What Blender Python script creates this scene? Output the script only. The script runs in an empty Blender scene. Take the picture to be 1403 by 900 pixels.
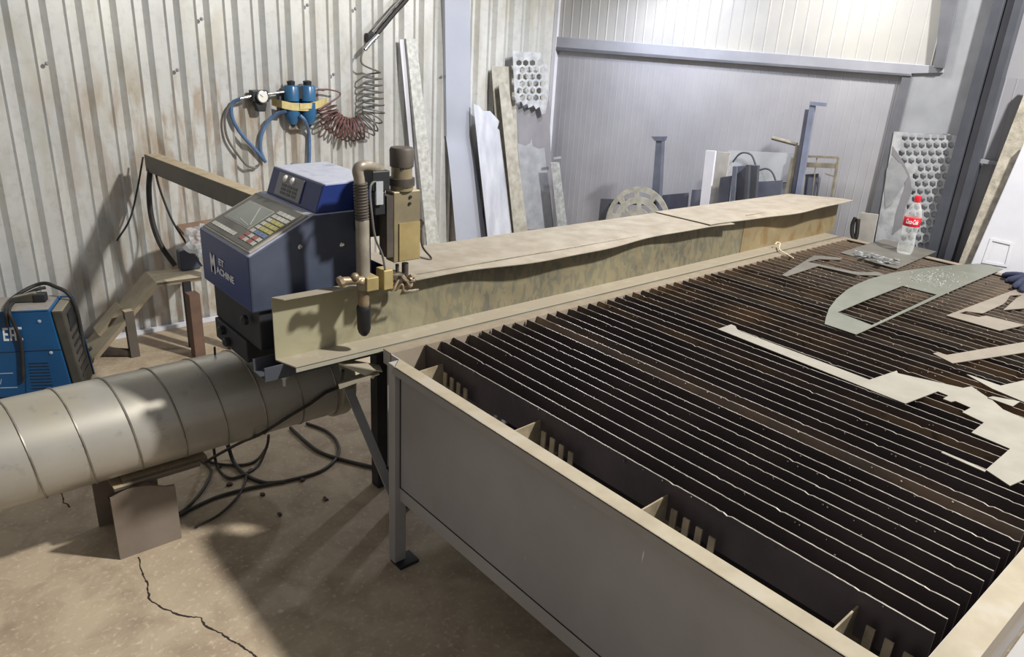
import bpy, bmesh, math, random
from mathutils import Vector, Matrix
random.seed(7)
SC = bpy.context.scene
COL = SC.collection
V3 = Vector

# ------------------------------------------------------------------ camera
F = 1010.55
HC = 1.716
a, b, g = 0.843369981, 0.368585241, -0.0596229066
ca, sa, cb, sb, cg, sg = math.cos(a), math.sin(a), math.cos(b), math.sin(b), math.cos(g), math.sin(g)
FWD = V3((ca*cb, sa*cb, -sb))
RG0 = V3((sa, -ca, 0))
DN0 = FWD.cross(RG0)
RG = RG0*cg + DN0*sg
DN = -RG0*sg + DN0*cg
CAM = V3((0, 0, HC))
cd = bpy.data.cameras.new('camera')
cd.sensor_fit = 'HORIZONTAL'
cd.sensor_width = 36
cd.lens = F/1403*36
cd.clip_start = .02
co = bpy.data.objects.new('camera', cd)
COL.objects.link(co)
co.matrix_world = Matrix(((RG.x, -DN.x, -FWD.x, CAM.x), (RG.y, -DN.y, -FWD.y, CAM.y), (RG.z, -DN.z, -FWD.z, CAM.z), (0, 0, 0, 1)))
SC.camera = co

# measured points of the photograph put onto real planes of the room
def ray(x, y): return RG*((x-701.5)/F) + DN*((y-450)/F) + FWD
def on_plane(x, y, n, d):
    r = ray(x, y)
    return CAM + r*((d - n.dot(CAM))/n.dot(r))
def pz(x, y, z): return on_plane(x, y, V3((0, 0, 1)), z)
def px(x, y, X): return on_plane(x, y, V3((1, 0, 0)), X)
def py(x, y, Y): return on_plane(x, y, V3((0, 1, 0)), Y)

YW = 4.45                              # corrugated wall
CORNER = V3((4.235, 4.45, 0))
WD = (V3((4.58, 1.3, 0)) - CORNER).normalized()
WN = V3((WD.y, -WD.x, 0))              # towards the room
def pw(x, y, off=0.0): return on_plane(x, y, WN, WN.dot(CORNER) + off)

# ------------------------------------------------------------------ materials
def lin(c):
    if isinstance(c, str):
        c = [int(c[i:i+2], 16)/255 for i in (0, 2, 4)]
    return tuple((v/12.92 if v <= .04045 else ((v+.055)/1.055)**2.4) for v in c) + (1.0,)

class NT:
    def __init__(s, name):
        m = bpy.data.materials.new(name); m.use_nodes = True
        s.m = m; s.t = m.node_tree; s.n = s.t.nodes
        s.b = s.n['Principled BSDF']
        s.tc = s.n.new('ShaderNodeTexCoord')
    def l(s, o, i): s.t.links.new(o, i)
    def noise(s, scale, detail=4, stretch=(1, 1, 1), rough=.55, coord='Object', dist=0):
        mp = s.n.new('ShaderNodeMapping'); mp.inputs['Scale'].default_value = stretch
        s.l(s.tc.outputs[coord], mp.inputs['Vector'])
        n = s.n.new('ShaderNodeTexNoise'); n.inputs['Scale'].default_value = scale
        n.inputs['Detail'].default_value = detail; n.inputs['Roughness'].default_value = rough
        n.inputs['Distortion'].default_value = dist
        s.l(mp.outputs[0], n.inputs['Vector'])
        return n.outputs['Fac']
    def ramp(s, fac, lo, hi, c0=(0, 0, 0, 1), c1=(1, 1, 1, 1)):
        r = s.n.new('ShaderNodeValToRGB')
        r.color_ramp.elements[0].position = lo; r.color_ramp.elements[1].position = hi
        r.color_ramp.elements[0].color = c0; r.color_ramp.elements[1].color = c1
        s.l(fac, r.inputs['Fac'])
        return r.outputs['Color']
    def mix(s, fac, c0, c1, mode='MIX'):
        x = s.n.new('ShaderNodeMix'); x.data_type = 'RGBA'; x.blend_type = mode
        for v, i in ((fac, 0), (c0, 6), (c1, 7)):
            if hasattr(v, 'default_value') or hasattr(v, 'is_linked'): s.l(v, x.inputs[i])
            else: x.inputs[i].default_value = v
        return x.outputs[2]
    def math(s, op, p, q):
        x = s.n.new('ShaderNodeMath'); x.operation = op
        for v, i in ((p, 0), (q, 1)):
            if hasattr(v, 'is_linked'): s.l(v, x.inputs[i])
            else: x.inputs[i].default_value = v
        return x.outputs[0]
    def bump(s, fac, strength=.2, dist=.01):
        x = s.n.new('ShaderNodeBump'); x.inputs['Strength'].default_value = strength; x.inputs['Distance'].default_value = dist
        s.l(fac, x.inputs['Height']); s.l(x.outputs[0], s.b.inputs['Normal'])
    def up(s):
        gm = s.n.new('ShaderNodeNewGeometry'); sp = s.n.new('ShaderNodeSeparateXYZ')
        s.l(gm.outputs['True Normal'], sp.inputs[0])
        return sp.outputs['Z']
    def end(s, col, rough=.5, metal=0, spec=.5):
        if hasattr(col, 'is_linked'): s.l(col, s.b.inputs['Base Color'])
        else: s.b.inputs['Base Color'].default_value = col
        for k, v in (('Roughness', rough), ('Metallic', metal)):
            if hasattr(v, 'is_linked'): s.l(v, s.b.inputs[k])
            else: s.b.inputs[k].default_value = v
        s.b.inputs['Specular IOR Level'].default_value = spec
        return s.m

def plain(name, c0, c1=None, scale=12, rough=.5, metal=0, bump=0, stretch=(1, 1, 1), lo=.35, hi=.65, detail=5):
    k = NT(name)
    c1 = c1 or c0
    f = k.noise(scale, detail, stretch)
    col = k.mix(k.ramp(f, lo, hi), lin(c0), lin(c1))
    if bump: k.bump(k.noise(scale*6, 3, stretch), bump, .004)
    return k.end(col, rough, metal)

def dusty(name, c0, c1, dust, amount=.9, scale=10, rough=.55, metal=0, stretch=(1, 1, 1), dust2=None):
    """paint or steel with dust settled on the faces that look upward"""
    k = NT(name)
    f = k.noise(scale, 5, stretch)
    base = k.mix(k.ramp(f, .35, .65), lin(c0), lin(c1))
    dn = k.noise(scale*2.2, 6)
    dcol = k.mix(k.ramp(dn, .35, .7), lin(dust), lin(dust2 or dust))
    upm = k.ramp(k.up(), .45, .8)
    fac = k.math('MULTIPLY', upm, k.math('MULTIPLY', k.ramp(dn, .1, .45), amount))
    k.bump(dn, .08, .004)
    rr = k.math('ADD', k.math('MULTIPLY', fac, .3), rough)
    k.end(k.mix(fac, base, dcol), rr, k.math('MULTIPLY', k.math('SUBTRACT', 1.0, fac), metal))
    return k.m

M = {}
def mk_materials():
    k = NT('concrete')
    n1 = k.noise(1.3, 6); n2 = k.noise(55, 5); n3 = k.noise(7, 6, dist=.6)
    c = k.mix(k.ramp(n1, .35, .7), lin('a3947e'), lin('b5a58d'))
    c = k.mix(k.ramp(n3, .42, .72), c, lin('917f6c'))
    c = k.mix(k.ramp(n2, .55, .75), c, lin('bfb19a'))
    k.bump(n2, .35, .004)
    M['floor'] = k.end(c, .85)
    # corrugated galvanised wall with rusty and yellowish soiling
    k = NT('galvanized_corrugated')
    n1 = k.noise(2.2, 5, (1, 1, .6)); n2 = k.noise(30, 4); n3 = k.noise(3.2, 7, (2.5, 1, .7), dist=.5)
    c = k.mix(k.ramp(n1, .35, .68), lin('b9bbbb'), lin('d2d2ce'))
    c = k.mix(k.math('MULTIPLY', k.ramp(n3, .5, .66), .35), c, lin('a9a086'))
    c = k.mix(k.math('MULTIPLY', k.ramp(n2, .5, .8), .3), c, lin('8d8f90'))
    # rust runs low on the sheet below the air unit
    sp = k.n.new('ShaderNodeSeparateXYZ'); k.l(k.tc.outputs['Object'], sp.inputs[0])
    hx = k.ramp(sp.outputs['X'], .0, 1, (0, 0, 0, 1), (0, 0, 0, 1))
    r = hx.node.color_ramp
    r.elements[0].position = 0.28; r.elements[1].position = .62
    e = r.elements.new(.40); e.color = (1, 1, 1, 1); e = r.elements.new(.50); e.color = (1, 1, 1, 1)
    xs = k.math('MULTIPLY', k.math('ADD', sp.outputs['X'], 1.5), 1/7.0)
    k.l(xs, hx.node.inputs['Fac'])
    zz = k.ramp(sp.outputs['Z'], 1.0, 1.6, (1, 1, 1, 1), (0, 0, 0, 1))
    zz.node.color_ramp.elements[0].position = .9; zz.node.color_ramp.elements[1].position = 1.0
    k.l(k.math('MULTIPLY', sp.outputs['Z'], .66), zz.node.inputs['Fac'])
    rn = k.ramp(k.noise(5, 6, (3.5, 1, .8), dist=.4), .46, .62)
    c = k.mix(k.math('MULTIPLY', k.math('MULTIPLY', hx, zz), k.math('MULTIPLY', rn, .55)), c, lin('93744c'))
    k.bump(n2, .05, .003)
    M['corrugated'] = k.end(c, .40, .3)
    k = NT('galvanized_spangle')
    vo = k.n.new('ShaderNodeTexVoronoi'); vo.inputs['Scale'].default_value = 40; k.l(k.tc.outputs['Object'], vo.inputs['Vector'])
    c = k.mix(k.ramp(vo.outputs['Color'], .2, .9), lin('a3a6a6'), lin('c3c5c3'))
    c = k.mix(k.ramp(k.noise(9, 6), .5, .7), c, lin('8f9295'))
    M['galv'] = k.end(c, .42, .45)
    M['clad'] = plain('flat_galvanized_cladding', 'a6a9b0', '989ba2', 6, .4, .2, detail=7)
    M['rust_post'] = plain('rusty_post', '6b5447', '5d493e', 12, .7, .05)
    M['galv_dirty'] = plain('galvanized_soiled', 'c4c5c0', 'a3a49f', 34, .5, .25)
    M['skeleton'] = plain('galvanized_skeleton', 'bfc2c5', '9fa2a6', 22, .4, .2)
    M['panel_grey'] = plain('grey_sandwich_panel', 'a8a8ae', '9c9ca3', 2.5, .38, .1)
    M['panel_light'] = plain('light_sandwich_panel', 'b9b8b4', 'aaaaab', 2.5, .32, .1)
    M['trim_dark'] = plain('dark_grey_trim', '6d6f76', '5e6067', 5, .5, .1)
    M['trim_mid'] = plain('grey_trim', 'a0a2ab', '9496a0', 5, .45, .1)
    M['steel_dark'] = plain('dark_painted_steel', '50535c', '454850', 5, .5, .1)
    M['white_trim'] = plain('white_flashing', 'd5d6de', 'c4c5cf', 3, .4)
    M['pale_sheet'] = plain('pale_blue_grey_sheet', 'b9bdca', 'b0b5c3', 2, .24, .3)
    M['pale_torn'] = plain('pale_torn_sheet', 'c5c8d2', 'a9adb8', 7, .45, .1, stretch=(2, 1, .5))
    M['dirty_strip'] = plain('soiled_steel_strip', 'b0ada2', '918e84', 16, .6, .1)
    M['mid_sheet'] = plain('grey_steel_sheet', '8e8d92', '7e7d83', 4, .5, .2)
    M['silver'] = plain('bare_silver_sheet', 'b9bcc0', '9c9fa6', 8, .4, .4)
    M['blue_grey'] = plain('blue_grey_steel', '6c7080', '5b5f6d', 6, .5, .15)
    M['blue_grey_l'] = plain('light_blue_grey_steel', '8088a0', '7076888'[:6], 6, .5, .15)
    M['white_panel'] = plain('white_panel', 'dcdce4', 'cdced8', 3, .45)
    M['board'] = plain('rough_board', 'b9b2a4', '8f897d', 22, .85, 0, .4, (1, 1, 1))
    M['offboard'] = plain('grey_board', 'b3afaa', '9b9893', 9, .7)
    M['black'] = plain('black_plastic', '17181b', '24262a', 10, .5)
    M['rubber'] = plain('black_rubber', '1d1c1c', '2e2b28', 15, .65)
    # table
    M['slat'] = plain('burnt_steel', '463e3f', '544a4a', 6, .6, .3, .25, (1, 1, 1))
    k = NT('rusty_slat')
    c = k.mix(k.ramp(k.noise(4, 6, (1, 1, 2)), .4, .62), lin('5f524c'), lin('8d745b'))
    c = k.mix(k.ramp(k.noise(24, 5), .55, .75), c, lin('3a312f'))
    k.bump(k.noise(40, 4), .3, .003)
    M['slat2'] = k.end(c, .65, .25)
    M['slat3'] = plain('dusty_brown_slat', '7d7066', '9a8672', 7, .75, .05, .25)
    M['slat_edge'] = plain('burnt_bright_edge', '96918a', '6f6860', 30, .45, .4)
    M['table_paint'] = dusty('grey_table_paint', '8a8887', '949291', '9a907c', .95, 5, .42, .15, dust2='877d69')
    M['table_side'] = plain('grey_panel_paint', '989696', 'a3a1a1', 3, .42, .1)
    k = NT('scratched_panel_paint')
    c = k.mix(k.ramp(k.noise(3, 5), .35, .65), lin('8f8e91'), lin('9a999c'))
    c = k.mix(k.ramp(k.math('MULTIPLY', k.noise(60, 2, (1, 1, .12)), k.noise(5, 3)), .44, .47), c, lin('cfcdc8'))
    c = k.mix(k.math('MULTIPLY', k.ramp(k.noise(2.2, 6, (1, 1, .5)), .52, .75), .5), c, lin('847a72'))
    M['panel_paint'] = k.end(c, .4, .1)
    M['rail_side'] = dusty('brown_dusted_steel', '85796a', '94887a', '877c6b', .8, 8, .6, .1, dust2='756a5c')
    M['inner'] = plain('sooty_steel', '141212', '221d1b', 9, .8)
    M['comb'] = plain('pale_cut_steel', 'a89a80', '776c58', 12, .6, .1)
    # guide rail: passivated yellow green zinc, scraped
    k = NT('yellow_zinc_plate')
    n1 = k.noise(4, 6, (1, 1, 1.3), dist=.8); n2 = k.noise(14, 6, (2.2, 1, 1), dist=1.0)
    c = k.mix(k.ramp(n1, .38, .62), lin('605e54'), lin('7b7764'))
    sp = k.n.new('ShaderNodeSeparateXYZ'); k.l(k.tc.outputs['Object'], sp.inputs[0])
    low = k.ramp(sp.outputs['Z'], .02, .17, (1, 1, 1, 1), (.15, .15, .15, 1))
    c = k.mix(k.math('MULTIPLY', k.ramp(n2, .46, .52), k.math('MULTIPLY', low, .85)), c, lin('c8b27c'))
    c = k.mix(k.math('MULTIPLY', k.ramp(k.noise(9, 4), .55, .75), .5), c, lin('6b664f'))
    near = k.ramp(sp.outputs['X'], 0, 1, (1, 1, 1, 1), (0, 0, 0, 1))
    k.l(k.math('ADD', sp.outputs['X'], 1.9), near.node.inputs['Fac'])
    near.node.color_ramp.elements[0].position = .42; near.node.color_ramp.elements[1].position = .75
    c = k.mix(k.math('MULTIPLY', near, k.ramp(n1, .25, .55)), c, lin('a19c82'))
    M['zinc'] = k.end(c, .42, .25)
    k = NT('rusted_zinc_plate')
    c = k.mix(k.ramp(k.noise(5, 6, dist=.7), .36, .66), lin('82765c'), lin('968868'))
    c = k.mix(k.ramp(k.noise(12, 6, (1, 1, .7)), .5, .72), c, lin('7c6038'))
    M['zinc_rust'] = k.end(c, .5, .2)
    M['zinc_clean'] = dusty('clean_yellow_zinc', 'a5a28f', 'b5b2a2', '8c8273', .9, 6, .35, .35)
    M['cover'] = dusty('dusty_cover_plate', '8a8474', '94907f', '958c7f', .97, 6, .5, .1, dust2='82796a')
    M['dust_steel'] = dusty('dusty_steel', '55504a', '625b53', 'b5a588', .95, 8, .55, .1, dust2='9c8c72')
    M['dust_pale'] = dusty('pale_dusted_steel', '847766', '93866f', 'bfb59d', .95, 9, .6, .0, dust2='a79c86')
    # machine
    M['blue'] = plain('dark_blue_paint', '1f2f66', '25366e', 6, .35)
    M['blue_dust'] = dusty('dark_blue_dusted', '1c2c64', '20316a', 'aeb1bd', .95, 7, .35, 0, dust2='9da0ae')
    M['grey_side'] = plain('soiled_blue_side', '3b4254', '4c5262', 5, .4, .1)
    M['dark_base'] = plain('black_carriage', '1c1d24', '2b2b30', 8, .55, .1)
    M['key_panel'] = plain('grey_membrane', '4a4b47', '5a5a54', 10, .5)
    M['panel_edge'] = plain('pale_dusty_edge', 'a79f93', '8d877e', 14, .6)
    M['screen'] = plain('dull_screen', '6e756f', '5c635e', 4, .15)
    M['key_white'] = plain('pale_keys', 'b6b4ac', 'a3a199', 10, .5)
    M['key_yellow'] = plain('yellow_keys', 'a8a062', '979056', 10, .5)
    M['key_blue'] = plain('blue_keys', '5f7090', '556684', 10, .5)
    M['key_red'] = plain('red_keys', '9c5a57', '8c4f4d', 10, .5)
    M['lettering'] = plain('white_lettering', 'dfe1e6', 'cfd2d8', 20, .5)
    M['lettering_dim'] = plain('worn_lettering', '9fb0c0', '8ea0b2', 20, .5)
    M['lifter'] = dusty('tan_lifter_metal', '8f8467', '7c735f', 'a69a83', .8, 9, .42, .35)
    M['lifter_y'] = plain('yellow_lifter_metal', 'b09f70', '94835a', 8, .45, .3)
    M['torch'] = plain('soiled_torch_tube', '948c7e', '776f64', 14, .42, .3)
    M['brown_steel'] = plain('brown_steel', '524a43', '3f3a35', 14, .6, .2)
    M['brass'] = plain('dirty_brass', '98866a', '6a6052', 26, .45, .4)
    M['chrome'] = plain('plain_chrome', 'c9cbd0', 'b5b7bc', 10, .2, .9)
    # others
    k = NT('duct_zinc')
    c = k.mix(k.ramp(k.noise(3, 5, dist=.4), .35, .68), lin('a29f98'), lin('b6b3ac'))
    c = k.mix(k.math('MULTIPLY', k.ramp(k.noise(1.6, 5), .45, .65), k.ramp(k.up(), .3, .9)), c, lin('aa9f85'))
    c = k.mix(k.ramp(k.noise(22, 5), .62, .85), c, lin('8f8c86'))
    M['duct'] = k.end(c, .36, .45)
    M['seam'] = plain('duct_seam', '8f8b82', '757168', 20, .4, .45)
    M['block'] = plain('rusty_plate', '75695f', '857b71', 5, .55, .15)
    M['weld_blue'] = plain('bright_blue_paint', '18507f', '154571', 4, .4)
    M['weld_top'] = dusty('blue_dusted_top', '2a5d8e', '316394', '9b948a', .97, 6, .5, 0, dust2='857f78')
    M['weld_grey'] = dusty('dusty_black_bezel', '35342f', '45423b', '8e8777', .8, 10, .7, 0)
    M['hose_blue'] = plain('blue_hose', '567296', '486488', 20, .35)
    M['hose_grey'] = plain('grey_hose', '6d6a66', '5b5855', 20, .45)
    M['coil_red'] = plain('dark_red_coil', '744a48', '4f4040', 9, .4)
    M['filter_blue'] = plain('blue_filter_plastic', '2a587f', '34648c', 8, .3)
    M['strap'] = plain('yellowed_strap', 'c9b982', 'b09f68', 16, .6)
    M['dial'] = plain('white_dial', 'e6e4de', 'dddbd4', 10, .3)
    M['cable'] = plain('dark_cable', '2a2622', '3c362f', 20, .6)
    M['cut'] = plain('bright_cut_sheet', '827e75', '8e8a80', 8, .5, .2)
    M['cut_green'] = plain('greyish_cut_sheet', '6d7067', '777870', 8, .45, .3)
    M['cut_grey'] = plain('dull_cut_sheet', '605d57', '6d6a63', 8, .5, .25)
    M['cut_tan'] = plain('tan_cut_sheet', '776f65', '827a6e', 8, .5, .2)
    M['scrap'] = plain('scrap_steel', '55585b', 'a9acae', 30, .4, .25)
    M['crumb'] = plain('metal_crumbs', 'c9c9c4', '8b8a86', 60, .4, .4)
    M['glove'] = plain('navy_fabric', '1e2338', '2a304a', 25, .9)
    M['wire'] = plain('pale_wire', 'd8cdb8', 'c4b59d', 20, .5)
    M['red'] = plain('red_plastic', 'd02030', 'c01c2b', 8, .3)
    M['brown_cloth'] = plain('brown_rag', '8a6f5e', '77604f', 14, .9)
    M['dirt'] = plain('dark_debris', '4d4136', '372e27', 20, .9)
    M['crack'] = plain('crack_dark', '332a22', '221b16', 30, .95)
    M['frame_tan'] = plain('tan_painted_frame', '8f897b', '736d61', 14, .6)
    k = NT('clear_plastic')
    tr = k.n.new('ShaderNodeBsdfTransparent'); ms = k.n.new('ShaderNodeMixShader'); lw = k.n.new('ShaderNodeLayerWeight'); lw.inputs[0].default_value = .35
    k.end(lin('e8ecec'), .08); k.l(k.math('ADD', k.math('MULTIPLY', lw.outputs['Facing'], .5), .16), ms.inputs[0])
    k.l(tr.outputs[0], ms.inputs[1]); k.l(k.b.outputs[0], ms.inputs[2]); k.l(ms.outputs[0], k.n['Material Output'].inputs['Surface'])
    M['clear'] = k.m
    k = NT('hazy_film')
    tr = k.n.new('ShaderNodeBsdfTransparent'); ms = k.n.new('ShaderNodeMixShader')
    k.end(lin('c9cdd0'), .3); ms.inputs[0].default_value = .35
    k.l(tr.outputs[0], ms.inputs[1]); k.l(k.b.outputs[0], ms.inputs[2])
    k.l(ms.outputs[0], k.n['Material Output'].inputs['Surface'])
    M['film'] = k.m
mk_materials()

# ------------------------------------------------------------------ mesh builder
def frame_of(d, up=V3((0, 0, 1))):
    d = d.normalized()
    if abs(d.dot(up)) > .98: up = V3((1, 0, 0))
    s = d.cross(up).normalized(); u = s.cross(d).normalized()
    return d, s, u

def smooth_path(pts, n=8):
    pts = [V3(p) for p in pts]
    if len(pts) < 3: return pts
    P = [pts[0]*2 - pts[1]] + pts + [pts[-1]*2 - pts[-2]]
    out = []
    for i in range(1, len(P)-2):
        p0, p1, p2, p3 = P[i-1:i+3]
        for j in range(n):
            t = j/n
            out.append(.5*((2*p1) + (p2-p0)*t + (2*p0-5*p1+4*p2-p3)*t*t + (3*p1-p0-3*p2+p3)*t**3))
    out.append(pts[-1])
    return out

class MB:
    def __init__(s): s.bm = bmesh.new(); s.mi = 0
    def face(s, vs):
        try:
            f = s.bm.faces.new(vs); f.material_index = s.mi; return f
        except ValueError: return None
    def prism(s, pts, vec):
        vec = V3(vec)
        lo = [s.bm.verts.new(V3(p)) for p in pts]; hi = [s.bm.verts.new(V3(p)+vec) for p in pts]
        n = len(pts)
        s.face(lo[::-1]); s.face(hi)
        for i in range(n): s.face([lo[i], lo[(i+1) % n], hi[(i+1) % n], hi[i]])
        return s
    def loops(s, loops, vec):
        """a flat plate with holes, given thickness"""
        b2 = bmesh.new(); ed = []
        for lp in loops:
            vs = [b2.verts.new(V3(p)) for p in lp]
            for i in range(len(vs)): ed.append(b2.edges.new((vs[i], vs[(i+1) % len(vs)])))
        bmesh.ops.triangle_fill(b2, edges=ed, use_beauty=True)
        fs = list(b2.faces)
        r = bmesh.ops.extrude_face_region(b2, geom=fs)
        vv = [e for e in r['geom'] if isinstance(e, bmesh.types.BMVert)]
        bmesh.ops.translate(b2, vec=V3(vec), verts=vv)
        b2.faces.ensure_lookup_table()
        mp = {v: s.bm.verts.new(v.co) for v in b2.verts}
        for f in b2.faces: s.face([mp[v] for v in f.verts])
        b2.free()
        return s
    def box(s, lo, hi):
        x0, y0, z0 = lo; x1, y1, z1 = hi
        return s.prism([(x0, y0, z0), (x1, y0, z0), (x1, y1, z0), (x0, y1, z0)], (0, 0, z1-z0))
    def obox(s, c, sx, sy, sz, ax, ay, az):
        c = V3(c); ax, ay, az = V3(ax)*sx/2, V3(ay)*sy/2, V3(az)*sz/2
        return s.prism([c-ax-ay-az, c+ax-ay-az, c+ax+ay-az, c-ax+ay-az], az*2)
    def bar(s, p, q, w, h, up=(0, 0, 1)):
        p, q = V3(p), V3(q); d, sd, u = frame_of(q-p, V3(up))
        return s.prism([p-sd*w/2-u*h/2, p+sd*w/2-u*h/2, p+sd*w/2+u*h/2, p-sd*w/2+u*h/2], q-p)
    def tube(s, pts, r, n=8, cap=True):
        pts = [V3(p) for p in pts]; rings = []
        d0 = (pts[1]-pts[0]); _, sd, u = frame_of(d0)
        for i, p in enumerate(pts):
            d = (pts[min(i+1, len(pts)-1)] - pts[max(i-1, 0)]).normalized()
            sd = (sd - d*sd.dot(d))
            if sd.length < 1e-6: _, sd, u = frame_of(d)
            sd.normalize(); u = sd.cross(d)
            rr = r[i] if isinstance(r, (list, tuple)) else r
            rings.append([s.bm.verts.new(p + (sd*math.cos(2*math.pi*k/n) + u*math.sin(2*math.pi*k/n))*rr) for k in range(n)])
        for i in range(len(rings)-1):
            for k in range(n): s.face([rings[i][k], rings[i][(k+1) % n], rings[i+1][(k+1) % n], rings[i+1][k]])
        if cap: s.face(rings[0][::-1]); s.face(rings[-1])
        return s
    def cyl(s, p, q, r, r2=None, n=20):
        return s.tube([p, q], [r, r if r2 is None else r2], n)
    def lathe(s, prof, o, axis=(0, 0, 1), n=24):
        """profile of (radius, height) about an axis"""
        o = V3(o); d, sd, u = frame_of(V3(axis)); rings = []
        for (r, h) in prof:
            rings.append([s.bm.verts.new(o + d*h + (sd*math.cos(2*math.pi*k/n)+u*math.sin(2*math.pi*k/n))*max(r, .0004)) for k in range(n)])
        for i in range(len(rings)-1):
            for k in range(n): s.face([rings[i][k], rings[i][(k+1) % n], rings[i+1][(k+1) % n], rings[i+1][k]])
        s.face(rings[0][::-1]); s.face(rings[-1])
        return s
    def ball(s, c, r, sc=(1, 1, 1), n=12):
        mt = Matrix.Translation(V3(c)) @ Matrix.Diagonal((sc[0], sc[1], sc[2], 1))
        bmesh.ops.create_uvsphere(s.bm, u_segments=n, v_segments=max(6, n//2), radius=r, matrix=mt)
        return s
    def build(s, name, mats, parent=None, smooth=False, bevel=0, origin=None):
        bm = s.bm
        bmesh.ops.recalc_face_normals(bm, faces=bm.faces[:])
        bm.verts.ensure_lookup_table()
        if origin is None:
            if parent is None:
                xs = [v.co for v in bm.verts]
                lo = V3((min(c.x for c in xs), min(c.y for c in xs), min(c.z for c in xs)))
                hi = V3((max(c.x for c in xs), max(c.y for c in xs), max(c.z for c in xs)))
                origin = V3(((lo.x+hi.x)/2, (lo.y+hi.y)/2, lo.z))
            else: origin = parent['_o']
        origin = V3(origin)
        bmesh.ops.translate(bm, vec=-origin, verts=bm.verts[:])
        me = bpy.data.meshes.new(name); bm.to_mesh(me); bm.free()
        if not isinstance(mats, (list, tuple)): mats = [mats]
        for m in mats: me.materials.append(m if not isinstance(m, str) else M[m])
        if smooth:
            for p in me.polygons: p.use_smooth = True
            me.set_sharp_from_angle(angle=math.radians(40))
        o = bpy.data.objects.new(name, me); COL.objects.link(o)
        o['_o'] = tuple(origin)
        if parent is None: o.location = origin
        else:
            o.parent = parent
            o.location = origin - V3(parent['_o'])
        if bevel:
            md = o.modifiers.new('bevel', 'BEVEL'); md.width = bevel; md.segments = 2; md.limit_method = 'ANGLE'
        return o

def tag(o, label, cat, group=None):
    o['label'] = label; o['category'] = cat
    if group: o['group'] = group
    return o
def empty(name, loc, label, cat, group=None):
    o = bpy.data.objects.new(name, None); o.empty_display_size = .05
    COL.objects.link(o); o.location = loc; o['_o'] = tuple(loc)
    return tag(o, label, cat, group)
def struct(o): o['kind'] = 'structure'; return o

def text_obj(name, body, origin, right, up, size, mat, parent, depth=.0006, shear=0, sx=1.0, align='LEFT', offset=0.0):
    cu = bpy.data.curves.new(name, 'FONT'); cu.body = body; cu.size = size; cu.extrude = depth; cu.shear = shear
    cu.align_x = align; cu.offset = offset
    t = bpy.data.objects.new(name, cu); COL.objects.link(t)
    dg = bpy.context.evaluated_depsgraph_get(); dg.update()
    me = bpy.data.meshes.new_from_object(t.evaluated_get(dg))
    bpy.data.objects.remove(t)
    right = V3(right).normalized(); up = V3(up).normalized(); nrm = right.cross(up)
    mt = Matrix(((right.x*sx, up.x, nrm.x, 0), (right.y*sx, up.y, nrm.y, 0), (right.z*sx, up.z, nrm.z, 0), (0, 0, 0, 1)))
    me.transform(mt); me.materials.clear(); me.materials.append(M[mat])
    o = bpy.data.objects.new(name, me); COL.objects.link(o)
    o['_o'] = tuple(V3(origin)); o.parent = parent; o.location = V3(origin) - V3(parent['_o'])
    return o

# ================================================================== THE SETTING
f = MB(); f.box((-2.6, -2.2, -.06), (5.6, 5.2, 0))
floor = struct(f.build('floor', 'floor', origin=(0, 0, 0)))
def crack(pts, w):
    c = MB(); P = []
    for i in range(len(pts)-1):
        for j in range(6):
            t = j/6; x = pts[i][0]*(1-t)+pts[i+1][0]*t; y = pts[i][1]*(1-t)+pts[i+1][1]*t
            P.append(pz(x + random.uniform(-1.6, 1.6), y + random.uniform(-1, 1), 0))
    for i in range(len(P)-1):
        d = (P[i+1]-P[i]); 
        ww = w*random.uniform(.5, 1.5)
        n = V3((-d.y, d.x, 0)).normalized()*ww
        c.prism([P[i]-n, P[i+1]-n*.8, P[i+1]+n*.8, P[i]+n], (0, 0, .0012))
    return c.build('crack', 'crack', floor)
crack([(190, 764), (196, 785), (203, 806), (205, 822), (228, 836), (255, 845), (274, 845), (283, 858), (300, 866), (318, 878), (334, 887), (352, 900), (362, 912)], .0025)
crack([(82, 672), (88, 688), (98, 697)], .002)

# corrugated wall: recessed grooves at an even pitch
w = MB(); pitch = .1575; prof = []
k0 = -22
x = .651 + pitch*k0
while x < CORNER.x + .02:
    xr = x
    for dx, dy in ((-.086, 0), (-.076, -.011), (-.069, .028), (-.026, .028), (.0, 0)):
        prof.append((xr+dx, YW+dy))
    x += pitch
prof = [p for p in prof if -2.6 < p[0] < CORNER.x]
prof = [(-2.6, YW)] + prof + [(CORNER.x, YW)]
zs = [0, 3.6]
vs = [[w.bm.verts.new((p[0], p[1], z)) for p in prof] for z in zs]
vb = [[w.bm.verts.new((p[0], YW+.06, z)) for p in (prof[0], prof[-1])] for z in zs]
for i in range(len(prof)-1): w.face([vs[0][i], vs[0][i+1], vs[1][i+1], vs[1][i]])
w.face([vb[0][0], vb[0][1], vb[1][1], vb[1][0]])
w.face(vs[1]+vb[1][::-1]); w.face(vs[0][::-1]+vb[0])
w.face([vs[0][0], vs[1][0], vb[1][0], vb[0][0]]); w.face([vs[0][-1], vb[0][1], vb[1][1], vs[1][-1]])
wall_l = struct(w.build('wall_left', 'corrugated', origin=(0, 0, 0)))
for (x, y) in [(64, 87), (243, 96), (421, 7), (457, 102), (276, 26), (487, 12), (400, 225), (605, 105)]:
    p = py(x, y, YW)
    s = MB(); s.cyl(p+V3((0, .002, 0)), p+V3((0, -.003, 0)), .010, n=12); s.cyl(p+V3((0, -.003, 0)), p+V3((0, -.009, 0)), .006, n=6)
    s.build('screw', 'mid_sheet', wall_l)
bb = MB(); bb.bar((-2.6, YW-.018, .012), (4.2, YW-.018, .012), .03, .022)
struct(bb.build('baseboard_left', 'white_trim'))

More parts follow.
